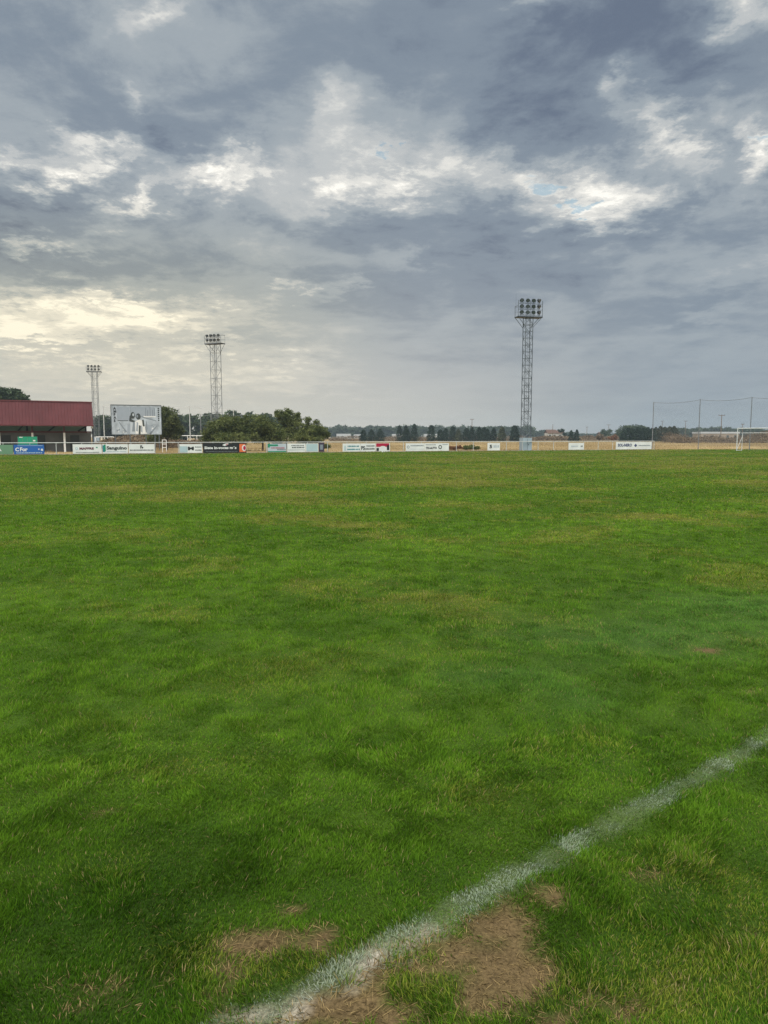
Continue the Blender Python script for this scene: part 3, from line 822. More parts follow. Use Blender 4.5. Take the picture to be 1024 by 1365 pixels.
# ================================================================== red stand
def grandstand():
    end = at(124.5, 567, 76); rot = math.atan(.55)
    t = thing('grandstand', 'low covered stand with a dark red sheet metal front and grey walls', 'grandstand', (end.x, 76, 0), rot)
    Ln = 24.0
    ztop, zlow = at(124, 536, 76).z, end.z
    # corrugated front: folded sheet of ribs, leaning back a little
    mb = MB(); nseg = int(Ln / .30); k = 0
    prof = []
    x = 0
    for i in range(nseg):
        prof += [(x, 0), (x - .18, 0), (x - .21, .018), (x - .27, .018)]; x -= .30
    for (a, b) in zip(prof[:-1], prof[1:]):
        mb.quad((b[0], -.0 + b[1], zlow), (a[0], a[1], zlow), (a[0], .5 + a[1], ztop), (b[0], .5 + b[1], ztop))
    mb.build('roof_front', RED, t)
    MB().box(-Ln, .06, -.06, .08, zlow - .10, zlow + .02).build('eave_beam', REDBEAM, t)
    MB().box(-Ln, .06, .44, .62, ztop - .05, ztop + .06).build('ridge_cap', RED, t)
    # roof over the seats, sloping down to the back wall
    MB().quad((-Ln, .5, ztop), (.0, .5, ztop), (.0, 6.0, ztop - 1.3), (-Ln, 6.0, ztop - 1.3)).quad((-Ln, .5, ztop - .12), (-Ln, 6.0, ztop - 1.42), (0, 6.0, ztop - 1.42), (0, .5, ztop - .12)).build('roof', UNDER, t)
    MB().box(-Ln, 0, 5.98, 6.0, 2.06, ztop - 1.45).build('translucent_sheet', leaf_mat('translucent_sheet', (.30, .37, .31), (.36, .43, .37), .6, .3), t)
    MB().box(-Ln, 0, 5.9, 6.1, -.05, 2.05).build('back_wall', GREYWALL, t)
    MB().quad((.0, .0, zlow), (.0, .5, ztop), (.0, 6.0, ztop - 1.3), (.0, 6.0, zlow)).build('gable', RED, t)
    for xx in (-.1, -6.0, -12.0, -18.0): MB().box(xx - .08, xx + .08, 5.7, 5.88, -.05, ztop - 1.45).build('back_post', DARKSTEEL, t)
    wl = MB().box(-Ln, -.02, 2.0, 2.18, -.05, 1.95).build('front_wall', GREYWALL, t)
    MB().box(-Ln, 0.0, 1.86, 1.99, 1.96, 2.12).build('beam', REDBEAM, t)
    for xx in (-2.1, -5.4, -8.6, -11.8):
        MB().box(xx, xx + .9, 1.985, 2.0 - .002, .0, 1.7).build('doorway', INK['dark'], wl)
    for i in range(8):
        xx = -2.75 - 3.0 * i
        MB().box(xx - .09, xx + .09, .9, 1.08, -.05, 1.95).build('column', WHITE, t)
        MB().box(xx - .07, xx + .07, .92, 1.06, 1.951, zlow - .1).build('column_head', REDBEAM, t)
    for i in range(9):
        xx = -.5 - 3.0 * i
        MB().tube((xx - .35, 5.8, 2.2), (xx + .1, .3, zlow + .1), .09, n=4).build('roof_strut', DARKSTEEL, t)
    # stepped seats seen as dark bands behind the wall
    for i in range(4):
        MB().box(-Ln, -.1, 2.3 + i * .85, 2.95 + i * .85, .0, 1.1 + i * .18).build('step', CONCRETE, t)
    for k in range(6): MB().box(-.06, -.02, .1 - .0 + k * .25, .16 + k * .25, zlow - .32, zlow - .11).build('gable_slat', WHITE, t)
    MB().box(-.02, .12, 1.0, 1.15, -.05, zlow - .1).build('end_post', DARKSTEEL, t)
    return t
grandstand()
# green cabin board in front of the stand
c0 = at(24, 590, 68.5)
t = thing('green_panel_screen', 'green upright screen panel standing behind the blue board', 'screen', (c0.x, 68.5, 0), .35)
Lw = at(47.5, 590, 68.5).x - c0.x; zt = at(30, 582, 68.5).z
MB().box(0, Lw, 0, .05, .08, zt).build('panel', INK['green'], t)
MB().box(-.03, 0, -.02, .07, -.05, zt + .03).build('post', STEEL, t); MB().box(Lw, Lw + .03, -.02, .07, -.05, zt + .03).build('post', STEEL, t)
patch(.12, .42, zt - .09, zt - .03, 'white', t); patch(Lw * .78, Lw * .9, zt - .45, zt - .33, 'white', t)
for k in range(1, 4): MB().box(Lw * k / 4 - .01, Lw * k / 4 + .01, -.008, -.001, .1, zt - .02).build('rib', INK['sage'], t)

# ================================================================== picture board
def picture_board():
    Y = 79.0
    a = at(149.5, 579, Y); tl = at(149, 540, Y); b = at(215.5, 579, Y + 2.0)
    L = math.hypot(b.x - a.x, 2.0); rot = math.atan2(2.0, b.x - a.x)
    t = thing('picture_board', 'large grey and white picture board on steel posts beside the stand', 'billboard', (a.x, Y, 0), rot)
    z0, z1 = a.z, tl.z
    H = z1 - z0
    MB().box(0, L, 0, .06, z0, z1).build('panel', mat('printed_grey', (.40, .46, .52), .6, .30, 1.6), t)
    fr = MB().box(-.06, L + .06, -.03, .09, z1 + .001, z1 + .07).box(-.06, -.001, -.03, .09, z0, z1).box(L + .001, L + .06, -.03, .09, z0, z1).build('frame', STEEL, t)
    for xx in (.35, L * .36, L * .68, L - .7, L - .25): MB().box(xx - .05, xx + .05, .07, .17, -.05, z1 - .1).build('post', STEEL, t)
    X = lambda f: f * L
    Z = lambda f: z0 + f * H
    patch(X(.11), X(.37), Z(.48), Z(.94), 'hgrey', t); patch(X(.38), X(.86), Z(.6), Z(.95), 'mgrey', t, y=-.008); patch(X(.39), X(.86), Z(.62), Z(.95), 'hgrey', t, y=-.010)
    # castle like outline at the upper right: towers as bars
    for k, (u, hh) in enumerate([(.68, .3), (.72, .22), (.77, .34), (.82, .24), (.86, .3)]): patch(X(u), X(u + .018), Z(.62), Z(.62 + hh), 'mgrey', t, y=-.013, name='drawn_tower')
    patch(X(.64), X(.89), Z(.60), Z(.64), 'white', t, y=-.014); patch(X(.12), X(.33), Z(.46), Z(.48), 'dark', t, y=-.014)
    def poly(pts, i, y, n): MB().quad(*[(X(u), y, Z(v)) for u, v in pts]).build(n, INK[i], t)
    poly([(.14, .42), (.16, .42), (.30, .10), (.27, .06)], 'mgrey', -.014, 'drawn_path')
    poly([(.62, .58), (.90, .46), (.90, .49), (.62, .62)], 'mgrey', -.014, 'drawn_path'); poly([(.74, .02), (.90, .30), (.91, .28), (.78, .0)], 'mgrey', -.014, 'drawn_path')
    # two figures arm in arm, plain shapes only
    poly([(.36, .02), (.37, .40), (.42, .52), (.48, .50), (.50, .30), (.47, .02)], 'pgrey', -.015, 'drawn_figure'); poly([(.47, .02), (.47, .45), (.55, .52), (.64, .46), (.68, .20), (.70, .02)], 'white', -.016, 'drawn_figure')
    poly([(.40, .10), (.43, .48), (.46, .48), (.46, .10)], 'mgrey', -.018, 'drawn_fold'); poly([(.53, .0), (.54, .32), (.58, .3), (.57, .0)], 'dark', -.018, 'drawn_fold'); poly([(.62, .28), (.61, .5), (.64, .52), (.66, .28)], 'dark', -.018, 'drawn_fold'); poly([(.68, .02), (.665, .24), (.70, .50), (.715, .2)], 'mgrey', -.018, 'drawn_fold')
    poly([(.35, .46), (.36, .62), (.40, .72), (.40, .52), (.48, .46), (.42, .42)], 'dark', -.019, 'drawn_arm')
    MB().disc((X(.425), -.020, Z(.66)), X(.042), rz=H * .115).build('drawn_head', INK['dark'], t); MB().disc((X(.535), -.020, Z(.62)), X(.048), rz=H * .11).build('drawn_head', INK['dark'], t)
    MB().disc((X(.435), -.022, Z(.68)), X(.018), rz=H * .05).build('drawn_face', INK['pgrey'], t); MB().disc((X(.515), -.022, Z(.63)), X(.018), rz=H * .05).build('drawn_face', INK['mgrey'], t)
    for k, ch in enumerate('AMPAS'): lettering(ch, X(.045), Z(.85 - k * .105), .27, 'black', t, y=-.012)
    for k in range(7): patch(X(.935), X(.965), Z(.88 - k * .068), Z(.88 - k * .068) + .15, 'dark', t, y=-.012, name='printed_mark')
    poly([(.30, .02), (.31, .30), (.36, .38), (.38, .02)], 'hgrey', -.014, 'drawn_shade'); poly([(.70, .02), (.71, .36), (.78, .30), (.80, .02)], 'hgrey', -.014, 'drawn_shade'); poly([(.48, .12), (.50, .44), (.53, .40), (.52, .1)], 'hgrey', -.018, 'drawn_fold'); poly([(.58, .10), (.585, .34), (.61, .26), (.61, .05)], 'hgrey', -.018, 'drawn_fold')
    r = random.Random(4)
    for k in range(26): u = r.uniform(.08, .88); v = r.uniform(.03, .30); patch(X(u), X(u + r.uniform(.008, .03)), Z(v), Z(v + r.uniform(.01, .05)), 'mgrey' if k % 3 else 'white', t, y=-.0125, name='drawn_mark')
picture_board()

# ================================================================== goal
GOALW = mat('goal_paint', (.58, .60, .61), .5, .1, 1.0)
def goal():
    Y = 79.5
    g = at(982, 600, Y); gdir = Vector((.61, -.79, 0)); back = Vector((.79, .61, 0))
    t = thing('football_goal', 'white football goal with a box frame in front of the tall net', 'football goal', (g.x, Y, 0), 0)
    A = Vector((0, 0, 0)); B = gdir * 7.32; zt = 2.44
    up = Vector((0, 0, 1))
    MB().tube(A - up * .05, A + up * zt, .05, n=10).build('post', GOALW, t); MB().tube(B - up * .05, B + up * zt, .05, n=10).build('post', GOALW, t)
    MB().tube(A + up * zt, B + up * zt, .05, n=10).build('crossbar', GOALW, t)
    zb = 1.95; bk = back * 1.15
    for P in (A, B):
        MB().tube(P + bk - up * .05, P + bk + up * zb, .035, n=8).build('back_post', GOALW, t)
        MB().tube(P + up * zt, P + bk * .7 + up * zb, .025, n=6).tube(P + bk * .7 + up * zb, P + bk + up * zb, .025, n=6).build('stay', GOALW, t)
        MB().tube(P + up * .05, P + bk * .95 + up * 1.5, .022, n=6).build('brace', GOALW, t)
        MB().tube(P + up * .04, P + bk + up * .04, .03, n=6).build('ground_bar', GOALW, t)
    MB().tube(A + bk + up * zb, B + bk + up * zb, .03, n=8).build('back_bar', GOALW, t)
    mb = MB()
    n = int(7.32 / .14)
    for i in range(n + 1): p = A + gdir * (7.32 * i / n) + bk; mb.tube(p, p + up * zb, .0025, n=3, cap=False)
    for k in range(14): mb.tube(A + bk + up * (zb * k / 14), B + bk + up * (zb * k / 14), .0025, n=3, cap=False)
    mb.build('net', NETM, t)
goal()

# ================================================================== tall ball nets
def ball_net(label, posts, r, m, mesh=True, gap=.14, cord=.0016, cable=.012, zlow=.4):
    t = thing('ball_stop_net', label, 'net', (posts[0][0], posts[0][1], 0))
    o = Vector((posts[0][0], posts[0][1], 0))
    for (x, y, z) in posts: MB().tube(Vector((x, y, -.05)) - o, Vector((x, y, z)) - o, r, r * .8, n=8).build('post', m, t)
    for (a, b) in zip(posts[:-1], posts[1:]):
        A = Vector(a) - o; B = Vector(b) - o
        mb = MB(); n = 8; pr = None
        for i in range(n + 1):
            f = i / n; p = A.lerp(B, f) - Vector((0, 0, .22 * 4 * f * (1 - f) + .08))
            if pr is not None: mb.tube(pr, p, cable, n=4, cap=False)
            pr = p
        mb.build('top_cable', m, t)
        if mesh:
            L = math.hypot(B.x - A.x, B.y - A.y); n = int(L / gap); mb = MB()
            for i in range(1, n):
                f = i / n; p = A.lerp(B, f); zt = p.z - (.22 * 4 * f * (1 - f) + .08)
                mb.tube((p.x, p.y, zlow), (p.x, p.y, zt), cord, n=3, cap=False)
            nz = int((min(A.z, B.z) - .4 - zlow) / gap)
            for k in range(nz):
                mb.tube((A.x, A.y, zlow + k * gap), (B.x, B.y, zlow + k * gap), cord, n=3, cap=False)
            mb.build('mesh', NETM, t)
    return t
P = []
for (px, top, Y) in ((870.5, 535.5, 94), (932, 532, 89.8), (1000.5, 529, 85.6), (1075, 526, 81.4)):
    q = at(px, top, Y); P.append((at(px - 1, 590, Y).x, Y, q.z))
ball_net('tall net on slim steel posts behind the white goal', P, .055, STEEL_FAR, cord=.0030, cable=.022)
P = []
for (px, top, Y) in ((139, 541, 112), (196, 542, 115), (253.5, 541, 118), (312, 545, 121)):
    q = at(px, top, Y); P.append((at(px, 575, Y).x, Y, q.z))
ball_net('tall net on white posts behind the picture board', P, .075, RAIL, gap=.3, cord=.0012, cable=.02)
P = []
for (px, top, Y) in ((268, 552, 150), (281.5, 552, 152), (306, 553, 156), (323, 552, 159)):
    q = at(px, top, Y); P.append((at(px, 575, Y).x, Y, q.z))
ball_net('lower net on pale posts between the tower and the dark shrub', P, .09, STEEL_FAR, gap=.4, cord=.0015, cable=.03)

# white rails far off on the training ground
def far_rail(px0, px1, Y, label, h=1.05, r=.05):
    a = gx(px0, Y); b = gx(px1, Y); n = max(3, int((b - a) / 2.5))
    t = thing('training_rail', label, 'railing', (a, Y, 0))
    MB().tube((0, 0, h), (b - a, 0, h), r, n=6).build('top_rail', WHITE, t)
    for i in range(n + 1): MB().tube(((b - a) * i / n, 0, -.05), ((b - a) * i / n, 0, h), r * .8, n=6).build('post', WHITE, t)
far_rail(128, 152, 112.5, 'short white rail between the stand and the picture board', 1.5)
far_rail(238, 275, 119, 'short white rail between the dark tree and the rounded shrubs', 1.7)
# a small white frame behind the rail
q = at(219, 597, 73)
t = thing('white_steel_frame', 'small white ladder like steel frame under the dark tree', 'frame', (q.x, 73, 0), .2)
for xx in (-.16, .22): MB().tube((xx, 0, -.05), (xx, 0, at(219, 586.5, 73).z), .03, n=6).build('upright', WHITE, t)
for zz in (.45, .8, at(219, 586.5, 73).z): MB().tube((-.16, 0, zz), (.22, 0, zz), .024, n=6).build('rung', WHITE, t)

# ================================================================== power poles
def power_pole(px, top, Y, label, arm=1.6, r=.12, tee=True):
    q = at(px, top, Y); b = gx(px, Y)
    t = thing('power_pole', label, 'utility pole', (b, Y, 0), .15)
    MB().tube((0, 0, -.1), (0, 0, q.z), r, r * .7, n=8).build('pole', WOOD, t)
    if tee:
        MB().box(-arm / 2, arm / 2, -.06, .06, q.z - .25, q.z - .1).build('crossarm', WOOD, t)
        for xx in (-arm * .45, 0.02, arm * .45): MB().tube((xx, 0, q.z - .1), (xx, 0, q.z + .2), .06, .04, n=6).build('insulator', STEEL, t)
power_pole(629, 558.5, 320, 'wooden power pole behind the middle of the conifer row', 1.8, .16)
power_pole(736.5, 565.5, 340, 'thin power pole behind the white farmhouse', 1.0, .13, False)
power_pole(960.5, 553, 230, 'power pole with a wide crossarm seen through the net', 2.2, .13)
power_pole(989, 565, 240, 'short thin power pole behind the goal', 1.0, .12)
power_pole(913, 561, 330, 'thin power pole behind the first net bay', 1.6, .13)
power_pole(811, 566, 420, 'power pole standing above the pale round tree', 2.4, .16)
power_pole(782, 569, 420, 'faint power pole between the small conifer and the round tree', 1.4, .14)
power_pole(882, 561, 380, 'faint power pole above the long hedge', 1.8, .15)

# ================================================================== far buildings
ROOFD = mat('brown_tiles', (.10, .06, .045), .9, .2, 2.0); WALLW = mat('whitewash', (.50, .50, .48), .8, .06, .3); SHEETW = mat('pale_sheet_roof', (.42, .45, .48), .6, .06, .2)
def house(px0, px1, top, base_row, Y, label, roof, gable=True, windows=2, dep=7.0, name='farmhouse', cat='house', rot=0.0, rfrac=.45, wall=None):
    a, b = gx(px0, Y), gx(px1, Y); zt = at(px0, top, Y).z; L = b - a
    t = thing(name, label, cat, (a, Y, 0), rot)
    zw = zt * (1 - rfrac)
    MB().box(0, L, 0, dep, -.1, zw).build('wall', wall or WALLW, t)
    if gable:
        MB().quad((-.3, -.4, zw - .05), (L + .3, -.4, zw - .05), (L + .3, dep / 2, zt), (-.3, dep / 2, zt)).quad((-.3, dep + .4, zw - .05), (-.3, dep / 2, zt), (L + .3, dep / 2, zt), (L + .3, dep + .4, zw - .05)).quad((0, .01, zw), (0, dep, zw), (0, dep / 2, zt - .1)).quad((L, .01, zw), (L, dep / 2, zt - .1), (L, dep, zw)).build('roof', roof, t)
    else:
        MB().box(-.2, L + .2, -.2, dep + .2, zw + .001, zt).build('roof', roof, t)
    for i in range(windows):
        xx = L * (i + .5) / windows
        w = MB().box(xx - .5, xx + .5, -.04, -.002, zw * .35, zw * .75).build('window', INK['dark'], t)
        MB().box(xx - .55, xx + .55, -.08, -.042, zw * .30, zw * .345).build('sill', CONCRETE, w)
    return t
house(730, 742, 572.5, 585, 345, 'white farmhouse wing with a low brown tiled roof', ROOFD, rfrac=.35)
house(741, 751.5, 573.5, 585, 350, 'white farmhouse barn beside the tiled wing', ROOFD, rfrac=.3, windows=1)
house(449, 467, 578.2, 582, 520, 'long white farm shed left of the conifer row', SHEETW, False, 4, 12, 'farm_shed', 'shed', rfrac=.5)
house(472, 486, 579, 582, 540, 'second long white farm shed behind the first conifer', SHEETW, False, 3, 12, 'farm_shed', 'shed', rfrac=.5)
house(523, 541, 578.6, 582, 530, 'white farm shed behind the twin peaked conifer', SHEETW, False, 3, 12, 'farm_shed', 'shed', rfrac=.5)
house(566, 592, 578.5, 582, 560, 'white farm shed behind the second group of conifers', SHEETW, False, 3, 12, 'farm_shed', 'shed', rfrac=.5)
house(934, 985, 575.6, 582, 330, 'long low pale wall building behind the net', SHEETW, False, 5, 9, 'farm_shed', 'shed', rfrac=.22, wall=mat('tan_wall', (.30, .25, .20), .9, .15, .4))
house(800, 806, 576.0, 582, 420, 'tiny white hut below the pale round tree', ROOFD, rfrac=.4, windows=1)
house(175.5, 178.5, 568, 576, 180, 'tiny white hut by the wood behind the picture board', SHEETW, False, 1, 3, 'hut', 'hut', rfrac=.15)

# ================================================================== plants
def leaf_tris(P, size, rng, droop=0.0, elong=1.6):
    """random leaf-spray triangles round the points P"""
    n = len(P)
    a = rng.normal(size=(n, 3)); a[:, 2] = a[:, 2] * .7 - droop; a /= np.linalg.norm(a, axis=1)[:, None]
    b = rng.normal(size=(n, 3)); b -= (b * a).sum(1)[:, None] * a; b /= np.linalg.norm(b, axis=1)[:, None]
    s = size * (.6 + .8 * rng.random(n))[:, None]
    return np.stack([P - a * s * elong * .5 - b * s * .32, P - a * s * elong * .5 + b * s * .32 + a * s * .2, P + a * s * elong * .6], 1)

def blob_points(blobs, n, rng, shell=.45, clumps=26):
    """points through ellipsoid volumes, gathered in clumps with gaps between"""
    out = []
    vol = np.array([b[3] * b[4] * b[5] for b in blobs]); cnt = (n * vol ** .8 / (vol ** .8).sum()).astype(int)
    for b, c in zip(blobs, cnt):
        k = max(8, int(clumps))
        cd = rng.normal(size=(k, 3)); cd /= np.linalg.norm(cd, axis=1)[:, None]
        cr = (rng.random(k) ** shell)[:, None] * rng.uniform(.75, 1.08, (k, 1))
        cc = cd * cr
        idx = rng.integers(0, k, c)
        p = cc[idx] + np.clip(rng.normal(0, .17, (c, 3)), -.3, .3)
        p[:, 2] = np.where(p[:, 2] < -.9, -p[:, 2] * .5, p[:, 2])
        out.append(p * np.array(b[3:6]) + np.array(b[:3]))
    return np.concatenate(out)

def wood_limbs(t, trunk_h, r, tips, m):
    tr = MB(); tr.tube((0, 0, -.1), (.05, .03, trunk_h), r, r * .7, n=8)
    tr.build('trunk', m, t)
    for tp in tips:
        mid = Vector((tp[0] * .45, tp[1] * .45, trunk_h + (tp[2] - trunk_h) * .6))
        MB().tube((.03, .02, trunk_h * .85), mid, r * .55, r * .35, n=6).tube(mid, tp, r * .35, r * .12, n=6).build('limb', m, t)

BARK = mat('bark', (.075, .06, .05), .95, .25, 6.0, bump=.4)
SHRUB = leaf_mat('shrub_leaves', (.038, .062, .018), (.175, .200, .066), .25, .8)
DARKTREE = leaf_mat('dark_tree_leaves', (.036, .056, .022), (.145, .165, .062), .25, .9)
CONIF = leaf_mat('conifer_needles', (.010, .024, .016), (.032, .058, .030), .12, .7)
CONIF2 = leaf_mat('dry_conifer_needles', (.045, .06, .035), (.095, .105, .05), .15, .7)
PINE = leaf_mat('pine_wood_needles', (.022, .042, .022), (.075, .105, .045), .15, .25)
SCRUB = leaf_mat('dry_scrub_twigs', (.085, .062, .042), (.25, .19, .125), .15, .35)
RUST = leaf_mat('rusty_twigs', (.13, .06, .03), (.26, .14, .07), .15, .5)
DRYGRASS = leaf_mat('dry_grass_stalks', (.28, .21, .10), (.46, .36, .19), .3, .15)

def tree(name, label, cat, px, Y, blobs_px, n, size, m, seed, trunk=.1, droop=0.0, thick=.8, clumps=26, group=None, crown='crown', tr_h=None):
    """blobs_px: (column, row, half width, half height) in the photograph, turned into metres at distance Y"""
    rng = np.random.default_rng(seed)
    x0 = gx(px, Y); k = Y / FPX
    t = thing(name, label, cat, (x0, Y, 0), 0, group)
    blobs = []
    for (bx, by, rx, ry) in blobs_px:
        c = at(bx, by, Y)
        blobs.append((c.x - x0, rng.uniform(-.4, .4) * rx * k * thick, c.z, rx * k, rx * k * thick, ry * k))
    P = blob_points(blobs, n, rng, clumps=clumps)
    P = P[P[:, 2] > .03]
    tri_mesh(crown, leaf_tris(P, size, rng, droop), 3, [(0, 1, 2)], m, t)
    zc = max(.4, min(b[2] for b in blobs) * .8)
    tips = [(b[0], b[1], b[2] + b[5] * .5) for b in blobs]
    wood_limbs(t, min(zc, tr_h or 9), trunk, tips, BARK)
    return t

# big things beside the stand and behind the rail
tree('dark_tree', 'dark bushy tree growing against the edge of the picture board', 'tree', 222, 86, [(222, 558, 18, 16), (229, 570, 16, 18), (214, 572, 14, 16), (219, 547, 9, 6), (236, 576, 9, 11), (205, 584, 12, 8)], 11000, .17, DARKTREE, 3, .14, .1, clumps=40)
tree('rounded_shrub', 'broad rounded olive green shrub below the second floodlight tower', 'shrub', 300, 80, [(300, 572, 30, 15), (284, 580, 16, 11), (318, 570, 18, 16), (310, 584, 28, 9), (275, 585, 9, 7)], 12000, .15, SHRUB, 4, .12, .15, clumps=44)
tree('rounded_shrub', 'dense rounded shrub between the broad shrub and the tall ragged tree', 'shrub', 350, 81, [(348, 567, 22, 15), (362, 576, 20, 14), (340, 582, 20, 10), (370, 584, 18, 9)], 11000, .15, SHRUB, 5, .12, .15, clumps=44)
tree('ragged_tree', 'taller ragged tree with a lumpy crown above the shrubs', 'tree', 382, 88, [(378, 556, 13, 10), (388, 560, 11, 10), (397, 562, 7, 9), (370, 552, 6, 6), (383, 548, 6, 4), (397, 553, 4, 5), (385, 575, 16, 12)], 9000, .16, SHRUB, 6, .14, .05, clumps=30)
tree('rounded_shrub', 'bushy green shrub at the right end of the shrub group', 'shrub', 413, 79, [(413, 573, 20, 12), (400, 579, 12, 11), (425, 578, 13, 10), (412, 586, 22, 7), (411, 560, 5, 6), (422, 563, 5, 4), (436, 580, 5, 6)], 11000, .15, SHRUB, 7, .12, .15, clumps=40)
tree('umbrella_pine', 'big dark dome shaped pine behind the red roof', 'tree', 8, 128, [(3, 531, 28, 14), (-16, 534, 26, 17), (20, 534, 17, 10), (5, 543, 34, 12)], 26000, .42, PINE, 8, .25, 0, clumps=220, tr_h=4.5)
tree('low_bush', 'low green bush just behind the rail near the brown brush heap', 'bush', 628, 81, [(626, 596, 9, 3.5), (636, 597, 5, 2.5)], 2200, .09, SHRUB, 9, .03)
tree('brush_heap', 'low heap of rusty brown brush behind the rail', 'brush heap', 607, 80.5, [(604, 597, 8, 3), (612, 596, 5, 3)], 2000, .09, RUST, 10, .03)
tree('low_bush', 'small dark bush at the foot of the shrub group by the plum board', 'bush', 437, 72, [(436, 595, 6, 3)], 1200, .08, SHRUB, 12, .03)

# conifers in a row
def conifer(px, top, base_row, w, Y, label, seed, m=CONIF, spikes=1, n=1500):
    rng = np.random.default_rng(seed)
    x0 = gx(px, Y); k = Y / FPX; H = at(px, top, Y).z * rng.uniform(.82, 1.02); W = w * k / 2 * rng.uniform(.88, 1.22)
    t = thing('young_conifer', label, 'conifer', (x0, Y, 0), 0)
    pts = []
    for s in range(spikes):
        off = 0 if spikes == 1 else (s - (spikes - 1) / 2) * W * 1.1
        hh = H * (1 if s == spikes // 2 else rng.uniform(.86, .97)); ww = W * (1 if spikes == 1 else .62)
        nn = n // spikes; ex = rng.uniform(.30, .62)
        z = rng.random(nn) ** 1.25
        # branch whorls make the outline uneven
        wob = 1 + .08 * np.sin(z * 30 + rng.uniform(0, 6)) + rng.normal(0, .12, nn)
        az = rng.uniform(0, 2 * pi, nn)
        lob = 1 + .30 * np.sin(az * 2 + z * 9 + seed) * np.sin(z * 13 + seed * 1.7)
        prof = np.where(z < .2, .80 + z, np.clip(1.0 - ((z - .2) / .8), 0, 1) ** ex) * wob * lob; rr = np.sqrt(rng.uniform(.15, 1, nn)) * prof * ww
        pts.append(np.stack([off + rr * np.cos(az), rr * np.sin(az), z * hh + .05], 1))
    P = np.concatenate(pts)
    tri_mesh('crown', leaf_tris(P, .30, rng, .2), 3, [(0, 1, 2)], m, t)
    MB().tube((0, 0, -.1), (0, 0, H * .8), .10, .03, n=6).build('trunk', BARK, t)
CON = [(484.5, 571.5, 10, 1, 0, 'small conifer first in the row, left of a wider one'), (501, 570, 18, 2, 0, 'wide double conifer next to the small first one'), (537, 566, 14, 2, 0, 'left half of the big twin peaked conifer pair'), (547, 564, 16, 2, 0, 'right half of the big twin peaked conifer pair'),
       (575, 567.5, 12, 1, 0, 'pointed conifer starting the close row'), (587, 570, 11, 1, 0, 'second conifer of the close row'), (599, 569, 15, 2, 0, 'third conifer of the close row with two tips'), (611, 571, 10, 1, 1, 'thin pale conifer fourth in the close row'),
       (622, 569.5, 12, 1, 0, 'fifth conifer of the close row'), (634, 568, 16, 2, 0, 'broad conifer under the wooden power pole'), (645, 568, 12, 1, 0, 'conifer right of the broad one under the pole'), (654, 568, 14, 2, 0, 'last conifer of the close row'),
       (669, 569, 13, 1, 1, 'sparse olive conifer standing apart before the tower'), (686, 566, 15, 1, 0, 'tall pointed conifer just beside the big tower'), (765, 573, 13, 2, 0, 'lone conifer right of the white farmhouse')]
for i, (px, top, w, sp, dry, lab) in enumerate(CON):
    conifer(px, top, 587, w, 238 + (i * 7) % 9, lab, 60 + i, CONIF2 if dry else CONIF, sp, 1500 if w < 14 else 2200)

# cypress hedge: each plant of the hedge
HED = [(831, 575, 9), (837, 571, 10), (844, 572, 10), (850, 569.5, 11), (857, 571, 10), (863, 570, 11), (869, 571, 10)]
def hedge(lst, Y, label, seed, m):
    a = gx(lst[0][0], Y); t = thing('cypress_hedge', label, 'hedge', (a, Y, 0)); rng = np.random.default_rng(seed); k = Y / FPX
    for (px, top, w) in lst:
        H = at(px, top, Y).z; W = w * k * .62; nn = 1300
        z = rng.random(nn); prof = np.where(z < .62, 1.0, np.clip((1 - z) / .38, 0, 1) ** .7) * (1 + rng.normal(0, .1, nn))
        az = rng.uniform(0, 2 * pi, nn); rr = np.sqrt(rng.uniform(.1, 1, nn)) * prof * W
        P = np.stack([gx(px, Y) - a + rr * np.cos(az), rr * np.sin(az), z * H + .05], 1)
        tri_mesh('hedge_plant', leaf_tris(P, .30, rng, .15), 3, [(0, 1, 2)], m, t)
hedge(HED, 226, 'dark green cypress hedge ending at the first net post', 90, CONIF)
HED2 = [(874, 570, 10), (880, 568.5, 11), (886, 569.5, 10), (892, 569, 11), (898, 568.5, 11)]
hedge(HED2, 232, 'slightly browner hedge seen through the first bay of the net', 91, leaf_mat('net_hedge', (.030, .042, .026), (.07, .08, .045), .15, .7))

# far woods: reads as one mass
def wood(label, spec, size, seed, m=PINE, per=420, Ydep=25):
    """spec: list of (column0, column1, row of the tops, distance)"""
    rng = np.random.default_rng(seed); out = []; stems = MB()
    for (p0, p1, top, Y) in spec:
        x0, x1 = gx(p0, Y), gx(p1, Y); H = at((p0 + p1) / 2, top, Y).z
        r = max(2.0, min(H * .42, 5.5)); n = max(2, int((x1 - x0) / (r * .75)))
        for i in range(n):
            for d in range(2):
                cx = x0 + (x1 - x0) * (i + rng.random()) / n; cy = Y + d * Ydep * rng.random()
                hh = H * rng.uniform(.80, 1.0) * (1 if d == 0 else 1.02); rr = r * rng.uniform(.7, 1.15)
                blobs = [(cx, cy, hh - rr * .55, rr, rr, rr * .55), (cx + rng.uniform(-1, 1), cy, hh * .42, rr * .95, rr * .8, hh * .40)]
                P = blob_points(blobs, per, rng, clumps=16); out.append(P)
                stems.tube((cx, cy, -.1), (cx, cy, hh * .7), .18, .12, n=5)
    P = np.concatenate(out); P = P[P[:, 2] > .1]
    o = tri_mesh('pine_wood', leaf_tris(P, size, rng, 0), 3, [(0, 1, 2)], m)
    # stems are kept in the same mass
    tag(o, label, 'wood', kind='stuff')
    s = stems.build('stems', BARK, o); s['kind'] = 'stuff'
wood('blue green pine wood behind the picture board and the second tower', [(120, 150, 552, 235), (150, 205, 556, 240), (205, 246, 556, 235), (238, 275, 548.5, 228), (268, 312, 548, 232), (300, 336, 549.5, 228), (326, 362, 548.5, 232), (352, 385, 552, 236)], .75, 21, per=900)
